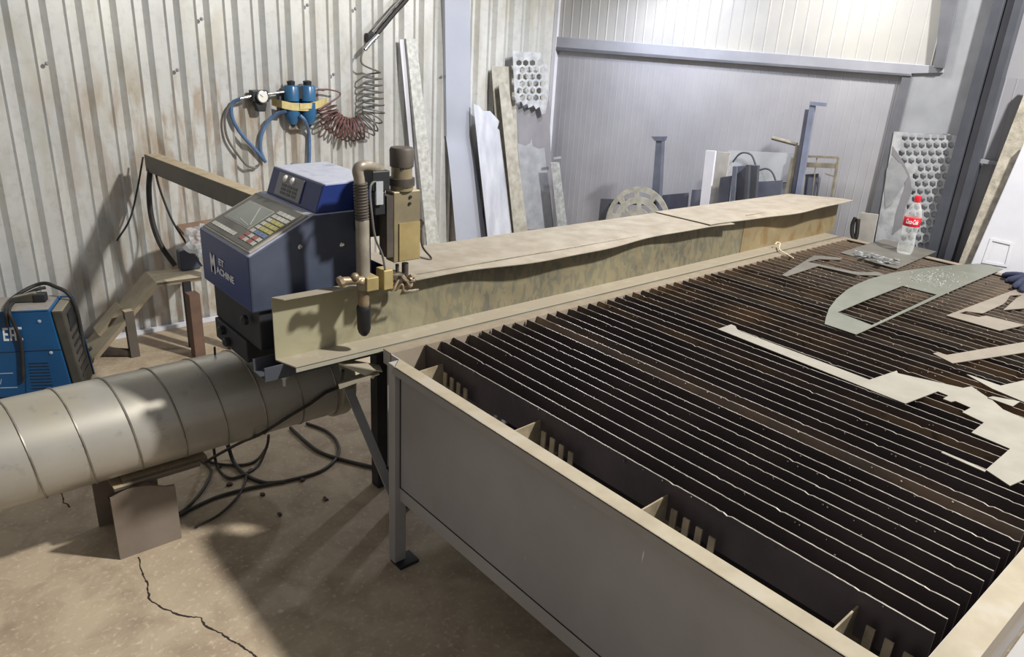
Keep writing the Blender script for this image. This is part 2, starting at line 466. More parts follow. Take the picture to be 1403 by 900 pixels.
# back wall of panels, with shallow vertical grooves
def wall_pt(s, z, off=0.0): return CORNER + WD*s + WN*off + V3((0, 0, z))
TA, TB = pw(766, 58), pw(1272, 98)       # centre line of the horizontal rail
def z_trim(s):
    sa_, sb_ = WD.dot(TA-CORNER), WD.dot(TB-CORNER)
    return TA.z + (TB.z-TA.z)*(s-sa_)/(sb_-sa_)
def grooved(s0, s1, zlo, zhi, pitch, gw, gd, off, thick=.06):
    w = MB(); pr = []; s = s0
    pr.append((s0, off))
    while s + pitch < s1:
        s += pitch
        pr += [(s-gw, off), (s-gw*.5, off-gd), (s+gw*.5-gw, off-gd*1.0), (s, off)]
    pr.append((s1, off))
    lo = [w.bm.verts.new(wall_pt(s, zlo(s), o)) for s, o in pr]; hi = [w.bm.verts.new(wall_pt(s, zhi(s), o)) for s, o in pr]
    for i in range(len(pr)-1): w.face([lo[i], lo[i+1], hi[i+1], hi[i]])
    bl = [w.bm.verts.new(wall_pt(s, zlo(s), -thick)) for s in (s0, s1)]; bh = [w.bm.verts.new(wall_pt(s, zhi(s), -thick)) for s in (s0, s1)]
    w.face([bl[1], bl[0], bh[0], bh[1]]); w.face(hi+bh[::-1]); w.face(lo[::-1]+bl)
    w.face([lo[0], hi[0], bh[0], bl[0]]); w.face([lo[-1], bl[1], bh[1], hi[-1]])
    return w
S_END = 4.6
s_low = WD.dot(pw(1228, 190)-CORNER); s_up = WD.dot(pw(1306, 45)-CORNER)
wall_b = struct(grooved(0, S_END, lambda s: 0, lambda s: z_trim(s), 0.052, .007, -.0014, 0).build('wall_back', 'panel_grey', origin=CORNER))
wu = struct(grooved(0, s_up-.01, lambda s: z_trim(s), lambda s: 3.6, .082, .012, -.004, .012).build('wall_back_upper', 'panel_light', origin=CORNER))
wr = MB(); wr.prism([wall_pt(s_up-.01, z_trim(s_up), -.06), wall_pt(S_END, z_trim(S_END), -.06), wall_pt(S_END, z_trim(S_END), 0), wall_pt(s_up-.01, z_trim(s_up), 0)], (0, 0, 1.9))
struct(wr.build('wall_back_right', 'panel_grey'))
# horizontal rail, corner flashing, dark frames
def trim_px(name, quad, off, thick, mat):
    t = MB(); t.prism([pw(x, y, off) for x, y in quad], WN*thick)
    return struct(t.build(name, mat, bevel=.003))
trim_px('trim_1', [(762, 50), (1293, 91), (1293, 100), (1250, 101), (1250, 104.5), (762, 67)], .013, .016, 'trim_mid')
trim_px('trim_2', [(763, 64), (1250, 101), (1250, 105), (762, 69)], .0135, .018, 'trim_dark')
t = MB(); p0, p1 = pw(758, 100, 0), pw(752, 190, 0)
t.prism([wall_pt(-.0, .0, .0), wall_pt(.035, 0, .0), wall_pt(.035, 0, .034), wall_pt(0, 0, .034)], (0, 0, 3.6))
struct(t.build('trim_3', 'white_trim'))
trim_px('trim_4', [(1304, -120), (1339, -120), (1294, 94), (1281, 93)], .03, .02, 'trim_dark')
trim_px('trim_5', [(1238, 103), (1251, 103), (1188, 370), (1175, 368)], .004, .022, 'trim_dark')
# flat galvanised cladding right of the panels
tq = MB(); tq.prism([pw(x, y, .006) for x, y in [(1396, -120), (1270, 372), (1186, 372), (1251, 100), (1290, 100), (1342, -120)]], WN*.01)
clad = struct(tq.build('trim_6', 'clad'))
# dark steel column at the right and the wall beyond
ct = MB()
q = pw(1315, 184); sC = WD.dot(q-CORNER)
def vbox(s0, s1, o0, o1, z0=0, z1=3.4):
    m = MB(); m.prism([wall_pt(s0, z0, o0), wall_pt(s1, z0, o0), wall_pt(s1, z0, o1), wall_pt(s0, z0, o1)], (0, 0, z1-z0)); return m
struct(vbox(sC+.005, sC+.055, .0, .07).build('trim_7', 'steel_dark', bevel=.003))
struct(vbox(sC+.058, sC+.10, .0, .03).build('trim_8', 'trim_mid', bevel=.003))
struct(vbox(sC+.10, sC+.14, .0, .075).build('trim_9', 'steel_dark', bevel=.003))
A_ = pw(1332, 219, .03); B_ = pw(1385, 228, .03)
ct = MB(); ct.bar(A_, A_+WD*.5, .02, .02); struct(ct.build('trim_10', 'trim_mid'))

# ================================================================== CUTTING TABLE
ZT = .766
XF, XB_ = 1.14, 4.27
YR, YL = .19, 1.93
tab = empty('cutting_table', (2.7, 1.06, 0), 'long grey steel cutting table with dusty rims full of upright slats', 'table')
m = MB(); m.box((XF, YR+.01, .3165), (XF+.004, 1.80, .752))
m.build('front_panel', 'panel_paint', tab)
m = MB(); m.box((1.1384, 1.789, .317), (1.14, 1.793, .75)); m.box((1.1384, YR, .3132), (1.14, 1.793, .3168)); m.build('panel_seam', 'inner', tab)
m = MB(); m.prism([(1.112, 1.80, ZT-.028), (1.112, YR-.04, ZT-.028), (1.112, YR-.04, ZT), (1.112, 1.79, ZT)], (.003, 0, 0))
m.prism([(1.112, 1.78, ZT-.003), (1.112, YR, ZT-.003), (1.159, YR+.05, ZT-.003), (1.159, 1.828, ZT-.003)], (0, 0, .003))
m.build('front_rim', 'table_paint', tab)
m = MB(); m.box((1.139, YR, .262), (1.175, 1.80, .313)); m.build('bottom_rail', 'table_side', tab, bevel=.002)
m = MB(); m.box((1.157, YR, ZT-.004), (XB_, .247, ZT)); m.box((1.157, YR, ZT-.055), (XB_, YR+.004, ZT-.004))
m.build('side_rim', 'table_paint', tab)
m = MB(); m.box((1.15, .245, .32), (XB_, .249, ZT-.005)); m.build('side_panel', 'table_side', tab)
m = MB(); m.box((1.16, YR+.01, .262), (XB_, YR+.05, .312)); m.build('bottom_rail', 'table_side', tab, bevel=.002)
m = MB(); m.box((1.159, 1.878, ZT-.004), (XB_, 1.926, ZT)); m.box((1.159, 1.878, ZT-.09), (XB_, 1.882, ZT-.004))
m.build('side_rim', 'rail_side', tab)
m = MB(); m.box((1.16, 1.90, .32), (XB_, 1.904, ZT-.02)); m.build('side_panel', 'table_side', tab)
m = MB(); m.box((XB_-.045, .247, ZT-.004), (XB_, 1.878, ZT)); m.box((XB_-.004, .247, ZT-.2), (XB_, 1.878, ZT-.004)); m.build('rear_rim', 'rail_side', tab)
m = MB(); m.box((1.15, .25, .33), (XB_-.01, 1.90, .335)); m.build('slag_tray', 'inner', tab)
for lx in (1.12, 2.65, 4.20):
    for ly in (YR, 1.795):
        m = MB(); top = ZT-.005 if lx < 2 else .33
        m.box((lx, ly, .012), (lx+.045, ly+.038, top)); l = m.build('leg', 'table_side', tab, bevel=.002)
        m = MB(); m.box((lx+.004, ly-.03, 0), (lx+.08, ly+.034, .012)); m.build('foot_plate', 'dark_base', l)
m = MB(); m.bar(px(478, 534, 1.18), px(541, 684, 1.18), .006, .034, (1, 0, 0)); m.build('diagonal_brace', 'table_side', tab)
m = MB(); m.prism([(1.159, 1.832, ZT-.05), (1.159, 1.925, ZT-.05), (1.159, 1.925, ZT-.004), (1.159, 1.832, ZT-.004)], (.005, 0, 0)); m.build('corner_plate', 'table_side', tab)
NS = 53; SP = .0549; X0 = 1.302
for cy in (.395, .86, 1.31, 1.775):
    m = MB(); pts = [(1.165, cy, .60)]
    # slotted comb that the slats stand in
    x = 1.165; top = []
    for i in range(-4, NS*2):
        xc = X0 + SP/2*i
        if xc < 1.29 or xc > 4.2: continue
        zt = .735
        top += [(xc-.006, cy, zt), (xc-.004, cy, .664), (xc+.004, cy, .664), (xc+.006, cy, zt)]
    m.prism([(1.165, cy, .60), (1.165, cy, .73)] + top + [(4.22, cy, .735), (4.22, cy, .60)], (0, .004, 0))
    m.build('slat_comb', 'comb', tab)
    m = MB()
    for j in range(4):
        yb = cy - .045 - .036*j
        m.box((1.272, yb, .60), (1.276, yb+.017, .722-.004*j))
    m.box((1.272, cy-.16, .58), (1.276, cy, .612))
    m.build('comb_finger', 'comb', tab)

# slats, each a loose strip standing in the combs
def slat_mesh(seed, mat):
    r = random.Random(seed); n = 150; L = 1.612
    m = MB(); tops = []
    for i in range(n+1):
        y = L*i/n; z = .105 + r.uniform(-.0004, .0004)
        if r.random() < .03: z -= r.uniform(.001, .0035)
        dx = .003*math.sin(y*2.2+seed) + r.uniform(-.0003, .0003)
        yb = y
        if i == n: yb = y + .02
        tops.append([m.bm.verts.new(c) for c in ((dx-.0019, yb, 0), (dx-.0019, y, z), (dx+.0019, y, z), (dx+.0019, yb, 0))])
    for i in range(n):
        A, B = tops[i], tops[i+1]
        m.mi = 0; m.face([A[0], B[0], B[1], A[1]]); m.face([A[2], B[2], B[3], A[3]]); m.face([A[3], B[3], B[0], A[0]])
        m.mi = 1; m.face([A[1], B[1], B[2], A[2]])
    m.mi = 0; m.face(tops[0]); m.face(tops[-1][::-1])
    # spatter beads along the cut edge
    for _ in range(26):
        y = r.uniform(.05, L-.05); m.ball((r.choice((-.003, .003)), y, .105-r.uniform(.001, .012)), r.uniform(.0015, .0035), n=6)
    o = m.build('steel_slat', [mat, 'slat_edge'], origin=(0, 0, 0))
    return o
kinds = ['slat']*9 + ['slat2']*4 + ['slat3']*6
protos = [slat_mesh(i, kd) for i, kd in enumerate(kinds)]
used = set()
REND = [(1281.4, 867.5), (1298.7, 847.6), (1313.2, 830.7), (1327.1, 817.3), (1341.7, 803), (1354.7, 789.8), (1363, 772.4)]
rs = random.Random(3)
for i in range(NS):
    t = i/NS + rs.uniform(-.12, .12)
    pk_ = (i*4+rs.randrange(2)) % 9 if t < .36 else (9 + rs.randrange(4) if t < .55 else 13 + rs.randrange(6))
    if rs.random() < .12 and i > 5: pk_ = rs.randrange(19)
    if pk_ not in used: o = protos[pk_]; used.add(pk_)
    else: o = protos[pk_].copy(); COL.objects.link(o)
    yl = 1.876 + rs.uniform(-.006, .004); y0 = yl - 1.612
    if i < len(REND): y0 = max(.258, pz(*REND[i], .77).y)
    xl = X0 + SP*i + rs.uniform(-.004, .004)
    o.location = (X0 + SP*i + rs.uniform(-.0035, .0035), y0, .6645)
    o.rotation_euler = (0, math.radians(rs.uniform(-2, 2)), math.radians(rs.uniform(-.12, .12)))
    o.parent = tab; o.location -= V3(tab['_o'])

for k_, o in enumerate(protos):
    if k_ not in used: bpy.data.objects.remove(o)
# ================================================================== GUIDE RAIL
rail = empty('guide_rail', (2.6, 2.1, 0), 'long yellow zinc channel rail with dusty cover running along the table', 'rail')
YB = 2.021
XS = py(1017, 325, YB).x
def web(x0, x1, mat):
    m = MB(); m.prism([(x0, YB, .768), (x1, YB, .768), (x1, YB, .955), (x0, YB, .966)], (0, .004, 0)); return m.build('web', mat, rail)
web(.836, XS-.002, 'zinc'); web(XS+.002, 4.33, 'zinc_rust')
m = MB(); m.prism([(.836, 2.021, .766), (.862, 1.935, .766), (4.24, 1.935, .766), (4.24, 2.021, .766)], (0, 0, .004))
m.prism([(.862, 1.935, .752), (4.24, 1.935, .752), (4.24, 1.938, .752), (.862, 1.938, .752)], (0, 0, .016))
m.build('bottom_flange', 'zinc_clean', rail)
m = MB(); m.prism([(.836, YB+.002, .968), (.858, YB-.036, .968), (1.33, YB-.036, .968), (1.33, YB+.002, .968)], (0, 0, .003)); m.build('top_flange', 'zinc_clean', rail)
def cover(x0, x1, seed, z, yb0, yb1):
    r = random.Random(seed); m = MB(); n = 44; fr = []; 
    for i in range(n+1):
        t = i/n; x = x0+(x1-x0)*t
        yf = 1.972 + .009*math.sin(x*5.1+seed) + .005*math.sin(x*13) - .028*max(0, (x-3.3))/1.0
        zf = z - .006 + .007*math.sin(x*4.3+seed*2)
        yb = yb0+(yb1-yb0)*t
        xb = x + (.33 if i == 0 else 0) if False else x
        sk = .0 if t < .5 else 0
        c = [(x, yf, zf), (x, yf+.07, z), (x-.17*t*t*(x1 > 4), yb, z-.004)]
        fr.append([m.bm.verts.new(v) for v in c] + [m.bm.verts.new((v[0], v[1], v[2]-.003)) for v in c])
    for i in range(n):
        A, B = fr[i], fr[i+1]
        for q_ in ((0, 1), (1, 2), (2, 5), (5, 4), (4, 3), (3, 0)): m.face([A[q_[0]], B[q_[0]], B[q_[1]], A[q_[1]]])
    for A in (fr[0], fr[-1]):
        m.face([A[0], A[1], A[4], A[3]]); m.face([A[1], A[2], A[5], A[4]])
    return m.build('cover_plate', 'cover', rail)
cover(1.318, 3.16, 1, .9605, 2.35, 2.31)
cover(2.98, 4.36, 4, .9665, 2.315, 2.27)
m = MB(); m.box((1.30, 2.285, .70), (4.20, 2.29, .952)); m.build('rear_web', 'dust_steel', rail)
m = MB(); m.prism([(.785, 1.985, .72), (.785, 2.075, .72), (.785, 2.075, .765), (.785, 2.07, .765), (.785, 2.07, .725), (.785, 1.99, .725), (.785, 1.99, .765), (.785, 1.985, .765)], (3.4, 0, 0)); m.build('base_channel', 'steel_dark', rail)
pb = V3((.86, 2.02, .72)); m = MB(); m.cyl(pb, pb-V3((0, 0, .018)), .014, n=6); m.cyl(pb-V3((0, 0, .018)), pb-V3((0, 0, .045)), .007, n=10); m.build('bolt', 'galv', rail)
# folded V bracket between the rail and the table
m = MB()
p1, p2, p3 = py(463, 494, 1.98), py(522, 505, 1.93), py(464, 528, 1.98)
m.bar(p1, p2, .05, .004); m.bar(p2-V3((.01, 0, .006)), p3, .05, .004)
m.prism([p1+V3((0, .0, -.003)), p2, p2-V3((.03, 0, .03)), p1+V3((.01, 0, -.02))], (0, .003, 0))
m.build('end_bracket', 'zinc_clean', rail)
for lx, ly in ((1.32, 2.06), (1.32, 2.24), (4.1, 2.06), (4.1, 2.24)):
    m = MB(); m.box((lx, ly, 0), (lx+.05, ly+.05, .718 if ly < 2.1 else .955)); m.build('stand_leg', 'dark_base', rail)

# ================================================================== CUTTING MACHINE
XM = .797
mach = empty('cutting_machine', (1.0, 2.28, .7), 'dark blue CNC control box with sloped keypad and torch on the rail', 'machine')
prof = [(.800, .905), (.800, 1.083), (1.012, 1.188), (1.215, 1.188), (1.215, .905)]
YM0, YM1 = 2.088, 2.50
m = MB(); m.prism([(x, YM0, z) for x, z in prof], (0, YM1-YM0, 0))
for fc in m.bm.faces:
    pass
m.bm.normal_update()
hs = m.build('housing', ['blue_dust', 'grey_side'], mach, bevel=.006)
for p in hs.data.polygons:
    if p.normal.y < -.9: p.material_index = 1
# lettering of the front face
FR, FU = V3((0, -1, 0)), V3((0, 0, 1))
text_obj('lettering', 'M', px(289.5, 370, XM+.001), FR, FU, .084, 'lettering', hs, sx=.66, offset=.0035)
text_obj('lettering', 'ET', px(299.8, 362, XM+.001), FR, FU, .030, 'lettering', hs, sx=1.35, offset=.0006)
text_obj('lettering', 'ACHINE', px(297.3, 373, XM+.001), FR, FU, .031, 'lettering', hs, sx=1.30, offset=.0006)
for (x, y) in ((411, 338), (468, 335)):
    p = py(x, y, YM0); s = MB(); s.lathe([(.008, 0), (.008, .003), (.004, .005)], p, (0, -1, 0), 12); s.build('screw', 'chrome', hs)
# sloped keypad
P00 = V3((.800, YM0, 1.083)); ES = V3((.212, 0, .105)); EN = V3((-.105, 0, .212)).normalized(); EY = V3((0, YM1-YM0, 0))
def sl(aa, bb_): return P00 + EY*(.03+.94*aa) + ES*(.05+.9*bb_)
def plate(a0, a1, b0, b1, th, lift=0.0):
    m = MB(); o_ = EN*lift
    m.prism([sl(a0, b0)+o_, sl(a1, b0)+o_, sl(a1, b1)+o_, sl(a0, b1)+o_], EN*th); return m
cp = plate(0, 1, 0, 1, .006).build('control_panel', 'panel_edge', mach, bevel=.002)
plate(.03, .97, .03, .97, .0015, .006).build('membrane', 'key_panel', cp)
plate(.385, .90, .32, .80, .001, .0075).build('screen', 'panel_edge', cp)
plate(.40, .885, .34, .78, .0008, .0085).build('screen', 'screen', cp)
m = MB(); m.bar(sl(.43, .40)+EN*.0096, sl(.62, .75)+EN*.0096, .004, .0006, EN); m.bar(sl(.45, .38)+EN*.0096, sl(.66, .42)+EN*.0096, .003, .0006, EN); m.build('screen_trace', 'key_white', cp)
for i in range(8):
    aa = .44 + i*.062; plate(aa, aa+.048, .11, .18, .0015, .0075).build('key', 'key_white', cp)
grid = {}
for r_ in range(8):
    for c_ in range(4):
        kind = 'key_white'
        if 3 <= r_ <= 5 and c_ <= 2: kind = 'key_yellow'
        elif r_ in (2,) and c_ < 3: kind = 'key_blue'
        elif r_ in (0, 1): kind = 'key_red' if c_ in (1, 3) else 'key_white'
        plate(.06+c_*.075, .06+c_*.075+.058, .12+r_*.095, .12+r_*.095+.07, .0015, .0075).build('key', kind, cp)
# upper box
YU0, YU1 = 2.10, 2.47
UA = py(432, 295, YU0); UB = py(444, 252, YU0)
xb, zb = UB.x+.02, UB.z
m = MB(); m.prism([(UA.x, YU0, 1.186), (UB.x, YU0, zb), (UB.x+.20, YU0, zb+.004), (UB.x+.22, YU0, 1.186)], (0, YU1-YU0, 0))
ub = m.build('upper_box', 'blue_dust', mach, bevel=.006)
d_ = V3((UB.x-UA.x, 0, zb-1.186)); dn = V3((-d_.z, 0, d_.x)).normalized()
def up_(aa, t): return V3((UA.x, YU0 + (YU1-YU0)*aa, 1.186)) + d_*t + dn*.001
m = MB(); m.prism([up_(.32, .12), up_(.82, .12), up_(.82, .88), up_(.32, .88)], dn*.003); fp = m.build('fascia', 'mid_sheet', ub)
for aa in (.52, .66):
    p = up_(aa, .73)+dn*.003; s = MB(); s.lathe([(.012, 0), (.012, .004), (.008, .008), (.001, .010)], p, dn, 14); s.build('button', 'dial', fp, smooth=True)
for r_ in range(3):
    for c_ in range(3):
        p0 = [up_(.40+c_*.11+u, .2+r_*.13+v)+dn*.003 for u, v in ((0, 0), (.085, 0), (.085, .09), (0, .09))]
        s = MB(); s.prism(p0, dn*.0012); s.build('key', 'key_panel', fp)
# lower carriage
m = MB(); m.prism([(.825, YM0+.015, .77), (.825, YM0+.015, .905), (1.20, YM0+.015, .905), (1.20, YM0+.015, .77)], (0, .38, 0)); m.prism([(.815, 2.20, .695), (.815, 2.20, .77), (1.19, 2.20, .77), (1.19, 2.20, .695)], (0, .275, 0))
cg_ = m.build('carriage', 'dark_base', mach, bevel=.004)
for (x, y) in ((338, 438), (313, 468), (306, 452)):
    p = px(x, y, .813); s = MB(); s.lathe([(.016, 0), (.016, .012), (.010, .018), (.003, .02)], p, (-1, 0, 0), 12); s.build('knob', 'black', cg_)
s = MB(); q = px(294, 475, .82); s.tube([q, q-V3((.002, 0, .05))], .004); s.build('lever', 'black', cg_)
# cross arm
Aend = py(197, 211, 4.25); za = Aend.z
Ain = pz(363, 274, za)
ad = (Ain-Aend); ad.z = 0; ad.normalize(); asd = V3((ad.y, -ad.x, 0))
if asd.x < 0: asd = -asd
L_ = (2.46-4.25)/ad.y
m = MB(); q0 = Aend + asd*.0; 
m.prism([Aend, Aend+asd*.075, Aend+asd*.075-V3((0, 0, .09)), Aend-V3((0, 0, .09))], ad*L_)
arm = m.build('cross_arm', 'dust_steel', mach, bevel=.004)
m = MB(); m.prism([Aend-ad*.001+asd*.006-V3((0,0,.006)), Aend-ad*.001+asd*.069-V3((0,0,.006)), Aend-ad*.001+asd*.069-V3((0, 0, .084)), Aend-ad*.001+asd*.006-V3((0, 0, .084))], -ad*.001); m.build('end_plate', 'dust_steel', arm)
# torch lifter in front of the box
YF = 1.945
c0 = py(535, 262, YF); c1 = py(575, 358, YF)
lx0, lx1, lz0, lz1 = c0.x, c1.x, py(555, 358, YF).z, py(555, 262, YF).z
lift_ = MB(); lift_.box((lx0+.012, YF, lz0), (lx1, YF+.05, lz1)); lf = lift_.build('torch_lifter', 'lifter', mach, bevel=.003)
m = MB(); m.box((lx0-.012, YF+.002, lz0+.02), (lx0+.011, YF+.048, lz1-.01)); m.build('side_cover', 'brown_steel', lf)
m = MB(); m.box((lx0+.03, YF-.004, lz0+.004), (lx1-.002, YF-.0005, lz1-.10)); m.build('face_plate', 'lifter_y', lf)
mc = V3(((lx0+lx1)/2+.002, YF+.026, 0)); zt = py(557, 206, YF).z
m = MB(); m.lathe([(.036, 0), (.036, .012), (.04, .014), (.04, .035), (.033, .037), (.033, .10), (.037, .102)], (mc.x, mc.y, lz1), n=20); m.build('motor', 'lifter', lf, smooth=True)
m = MB(); m.lathe([(.041, 0), (.041, .022)], (mc.x, mc.y, lz1+.016), n=20); m.build('motor_band', 'brown_steel', lf, smooth=True)
m = MB(); m.lathe([(.037, 0), (.038, .05), (.034, .058), (.01, .06)], (mc.x, mc.y, zt-.052), n=20); m.build('motor_cap', 'brown_steel', lf, smooth=True)
for (x, y) in ((563, 270), (562, 279), (551, 232), (558, 231)):
    p = py(x, y, YF-.004); s = MB(); s.cyl(p+V3((0, .006, 0)), p, .005, n=10); s.build('screw', 'black', lf)
m = MB(); m.box((lx0-.05, YF+.05, lz0+.08), (lx1-.01, 2.086, lz1-.04)); m.box((lx0-.045, YF+.01, lz1-.05), (lx0-.013, YF+.05, lz1+.03)); m.build('mounting_block', 'black', mach)
# connector block at the top
m = MB(); pq = py(519, 240, YF+.01); m.box((pq.x-.03, YF-.005, pq.z-.045), (pq.x+.03, YF+.05, pq.z+.015)); m.box((pq.x-.02, YF, pq.z-.12), (pq.x+.016, YF+.04, pq.z-.05)); m.build('connector', 'black', lf, bevel=.003)
m = MB(); pq = py(519, 262, YF-.004); m.box((pq.x-.012, YF-.01, pq.z-.04), (pq.x+.012, YF-.002, pq.z+.03)); m.build('clip', 'silver', lf)
# lower rods, handle loop
pr = py(555, 360, YF+.02); m = MB(); m.cyl(pr, pr-V3((0, 0, .075)), .011, n=12); m.cyl(pr+V3((-.03, 0, 0)), pr+V3((-.03, 0, -.05)), .006, n=10); m.build('guide_rod', 'brown_steel', lf, smooth=True)
m = MB(); m.tube(smooth_path([py(577, 300, YF), py(578, 335, YF), py(590, 352, YF), py(588, 355, YF), py(574, 352, YF)]), .0035, 6); m.tube(smooth_path([py(575, 315, YF), py(580, 306, YF), py(577, 300, YF)]), .003, 6); m.build('wire_handle', 'brown_steel', lf, smooth=True)
# torch
tp = py(499, 458, 1.93); tx, ty = tp.x, 1.93
ztip = tp.z; ztop = py(500, 300, ty).z
def tz(y): return py(500, y, ty).z
m = MB(); m.lathe([(.021, tz(395)), (.021, tz(302)), (.019, tz(300))], (tx, ty, 0), n=20); to = m.build('torch', 'torch', mach, smooth=True)
m = MB(); m.lathe([(.017, tz(420)), (.018, tz(392))], (tx, ty, 0), n=20); m.build('torch_neck', 'brass', to, smooth=True)
m = MB(); m.lathe([(.009, tz(459)), (.017, tz(455)), (.0215, tz(449)), (.0225, tz(425)), (.023, tz(421)), (.020, tz(418))], (tx, ty, 0), n=20); m.build('torch_head', 'black', to, smooth=True)
m = MB()
pth = [V3((tx, ty, tz(302))), V3((tx-.004, ty, tz(262))), py(492, 245, ty), py(490, 233, ty), py(496, 227, ty), py(508, 228, ty+.02), py(522, 234, ty+.04)]
m.tube(smooth_path(pth), .016, 12); m.build('hose', 'torch', to, smooth=True)
m = MB(); z0_, z1_ = tz(302), tz(250); pts = []
for i in range(13*10+1):
    t = i/130; an = 2*math.pi*13*t; cx_ = tx-.004*t
    pts.append(V3((cx_+.0185*math.cos(an), ty+.0185*math.sin(an), z0_+(z1_-z0_)*t)))
m.tube(pts, .0035, 6); m.build('hose_spring', 'brown_steel', to, smooth=True)
# clamp
m = MB(); pc = py(503, 387, ty-.01); m.box((pc.x-.012, ty-.03, pc.z-.024), (pc.x+.03, ty+.03, pc.z+.02)); m.build('clamp', 'lifter_y', mach, bevel=.003)
m = MB(); pc2 = py(525, 380, ty+.01); m.box((pc2.x-.012, ty-.015, pc2.z-.035), (pc2.x+.022, ty+.035, pc2.z+.03)); m.build('clamp', 'lifter_y', mach, bevel=.003)
m = MB(); pc3 = py(485, 384, ty-.02); m.cyl(pc3+V3((-.04, 0, .004)), pc3+V3((.03, 0, -.004)), .013, n=12); m.cyl(pc3+V3((-.05, 0, .0)), pc3+V3((-.038, 0, .004)), .019, n=8)
m.ball(pc3+V3((-.0, -.006, .012)), .014); m.ball(pc3+V3((.02, -.006, -.006)), .012)
m.build('clamp_screw', 'brass', mach, smooth=True)
m = MB(); m.bar(pc2+V3((.01, .02, 0)), V3((mc.x, mc.y, lz0-.06)), .03, .03); 
rr = random.Random(5)
m.build('torch_arm', 'brown_steel', mach)
m = MB()
for _ in range(5):
    st = py(rr.uniform(528, 545), rr.uniform(376, 388), YF); pts = [st]
    for j in range(4): pts.append(py(535+j*11+rr.uniform(-5, 5), 386+rr.uniform(-9, 14), YF-rr.uniform(0, .03)))
    m.tube(smooth_path(pts, 5), .005, 6)
m.build('frayed_wiring', 'brass', mach, smooth=True)
m = MB(); m.tube(smooth_path([py(529, 378, ty-.01), py(524, 350, ty-.01), py(514, 325, ty-.012), py(509, 290, ty-.01), py(507, 262, ty), py(511, 250, ty+.01), py(525, 247, ty+.02)]), .0035, 6); m.build('torch_wire', 'hose_grey', mach, smooth=True)

# ================================================================== AIR DUCT
DY, DZ, DR = 2.495, .443, .168
DX0, DX1 = -1.9, py(470, 555, 2.42).x
duct = empty('air_duct', (.0, DY, DZ-DR), 'large round galvanized spiral duct running beside the wall at left', 'duct')
m = MB(); m.tube([(DX0+(DX1-DX0)*i/12, DY, DZ) for i in range(13)], DR, 64); m.build('pipe', 'duct', duct, smooth=True)
m = MB()
sp_ = .142; pts = []; turns = int((DX1-DX0)/sp_)
xref = py(93, 528, DY).x
ph0 = None
for i in range(turns*40):
    an = 2*math.pi*i/40
    pts.append(V3((DX0 + .03 + sp_*i/40, DY + (DR+.0006)*math.cos(an-.6), DZ + (DR+.0006)*math.sin(an-.6))))
pts = [p for p in pts if p.x < DX1-.02]
m.tube(pts, .0035, 6); m.build('spiral_seam', 'seam', duct, smooth=True)
m = MB(); m.lathe([(DR+.001, 0), (DR+.012, .004), (DR+.012, .05), (DR+.004, .06)], (DX1-.05, DY, DZ), (1, 0, 0), 48); m.build('end_collar', 'zinc_clean', duct, smooth=True)

# support under the duct
blk = empty('duct_support', (.49, 2.5, 0), 'rusty block welded from steel plates holding up the round duct', 'stand')
bx0, bx1 = .392, .594; zb_ = .25
m = MB(); arc = [(bx1, 2.375, .0), (bx0, 2.375, .0), (bx0, 2.375, .247)]
for i in range(9):
    t = i/8; arc.append((bx0+.004+(bx1-bx0-.008)*t, 2.375, .247-.024*t+.022*math.sin(math.pi*min(1, t*1.15))))
arc.append((bx1, 2.375, .22))
m.prism(arc, (0, .008, 0)); m.build('front_plate', 'block', blk)
m = MB(); m.box((bx0-.02, 2.383, .0), (bx0+.26, 2.391, .242)) if False else m.box((bx0-.01, 2.61, 0), (bx1, 2.618, .245)); m.build('rear_plate', 'block', blk)
m = MB(); m.box((bx1-.075, 2.383, 0), (bx1-.067, 2.61, .247)); m.build('web_plate', 'block', blk)
m = MB(); m.box((bx0+.03, 2.383, .10), (bx1-.075, 2.61, .108)); m.build('shelf_plate', 'block', blk)
for i, (dz, dx, lab) in enumerate(((.2505, .0, 'dark flat steel bar lying on the duct support, lower of the two'), (.262, .03, 'dark flat steel bar wedged right under the duct, upper of the two'))):
    m = MB(); m.box((bx0+.02+dx, 2.40+.015*i, dz), (bx0+.30+dx, 2.60, dz+.0108)); o = m.build('flat_bar', 'dust_steel'); tag(o, lab, 'bar', 'flat bars on the duct support')

# ================================================================== WELDING MACHINE
wy = math.radians(-22.7)
WX, WYv = V3((math.cos(wy), math.sin(wy), 0)), V3((-math.sin(wy), math.cos(wy), 0))
# near side face: plane through a floor point behind the duct
W0 = pz(99, 530, 0) + WYv*0
W0 = V3((0.0, 0, 0))
base = pz(104, 545, .0); nW = -WYv
dW = nW.dot(base)
def pwm(x, y): return on_plane(x, y, nW, dW)
tr_ = pwm(68, 425); br_ = pwm(99, 524)
zt_ = tr_.z
weld = empty('welding_machine', (base.x-.3, base.y+.15, 0), 'blue welding machine with black cables on top behind the duct', 'welder')
def wl(u, v, z): return base + WX*u + WYv*v + V3((0, 0, z))
uT = WX.dot(tr_-base); uB = 0.0
WW = .20
m = MB(); m.prism([wl(-.62, 0, .03), wl(uB-.005, 0, .03), wl(uT-.0, 0, zt_), wl(-.62, 0, zt_)], WYv*WW); m.build('body', 'weld_blue', weld, bevel=.006)
m = MB(); m.prism([wl(-.62, -.004, zt_), wl(uT-.004, -.004, zt_), wl(uT-.004, -.004, zt_+.006), wl(-.62, -.004, zt_+.006)], WYv*(WW+.008)); m.build('top_cover', 'weld_top', weld)
m = MB(); m.prism([wl(uB, .0, .03), wl(uB+.045, .0, .03), wl(uT+.052, .0, zt_-.005), wl(uT+.002, .0, zt_-.005)], WYv*WW); bz = m.build('end_bezel', 'weld_grey', weld, bevel=.008)
m = MB()
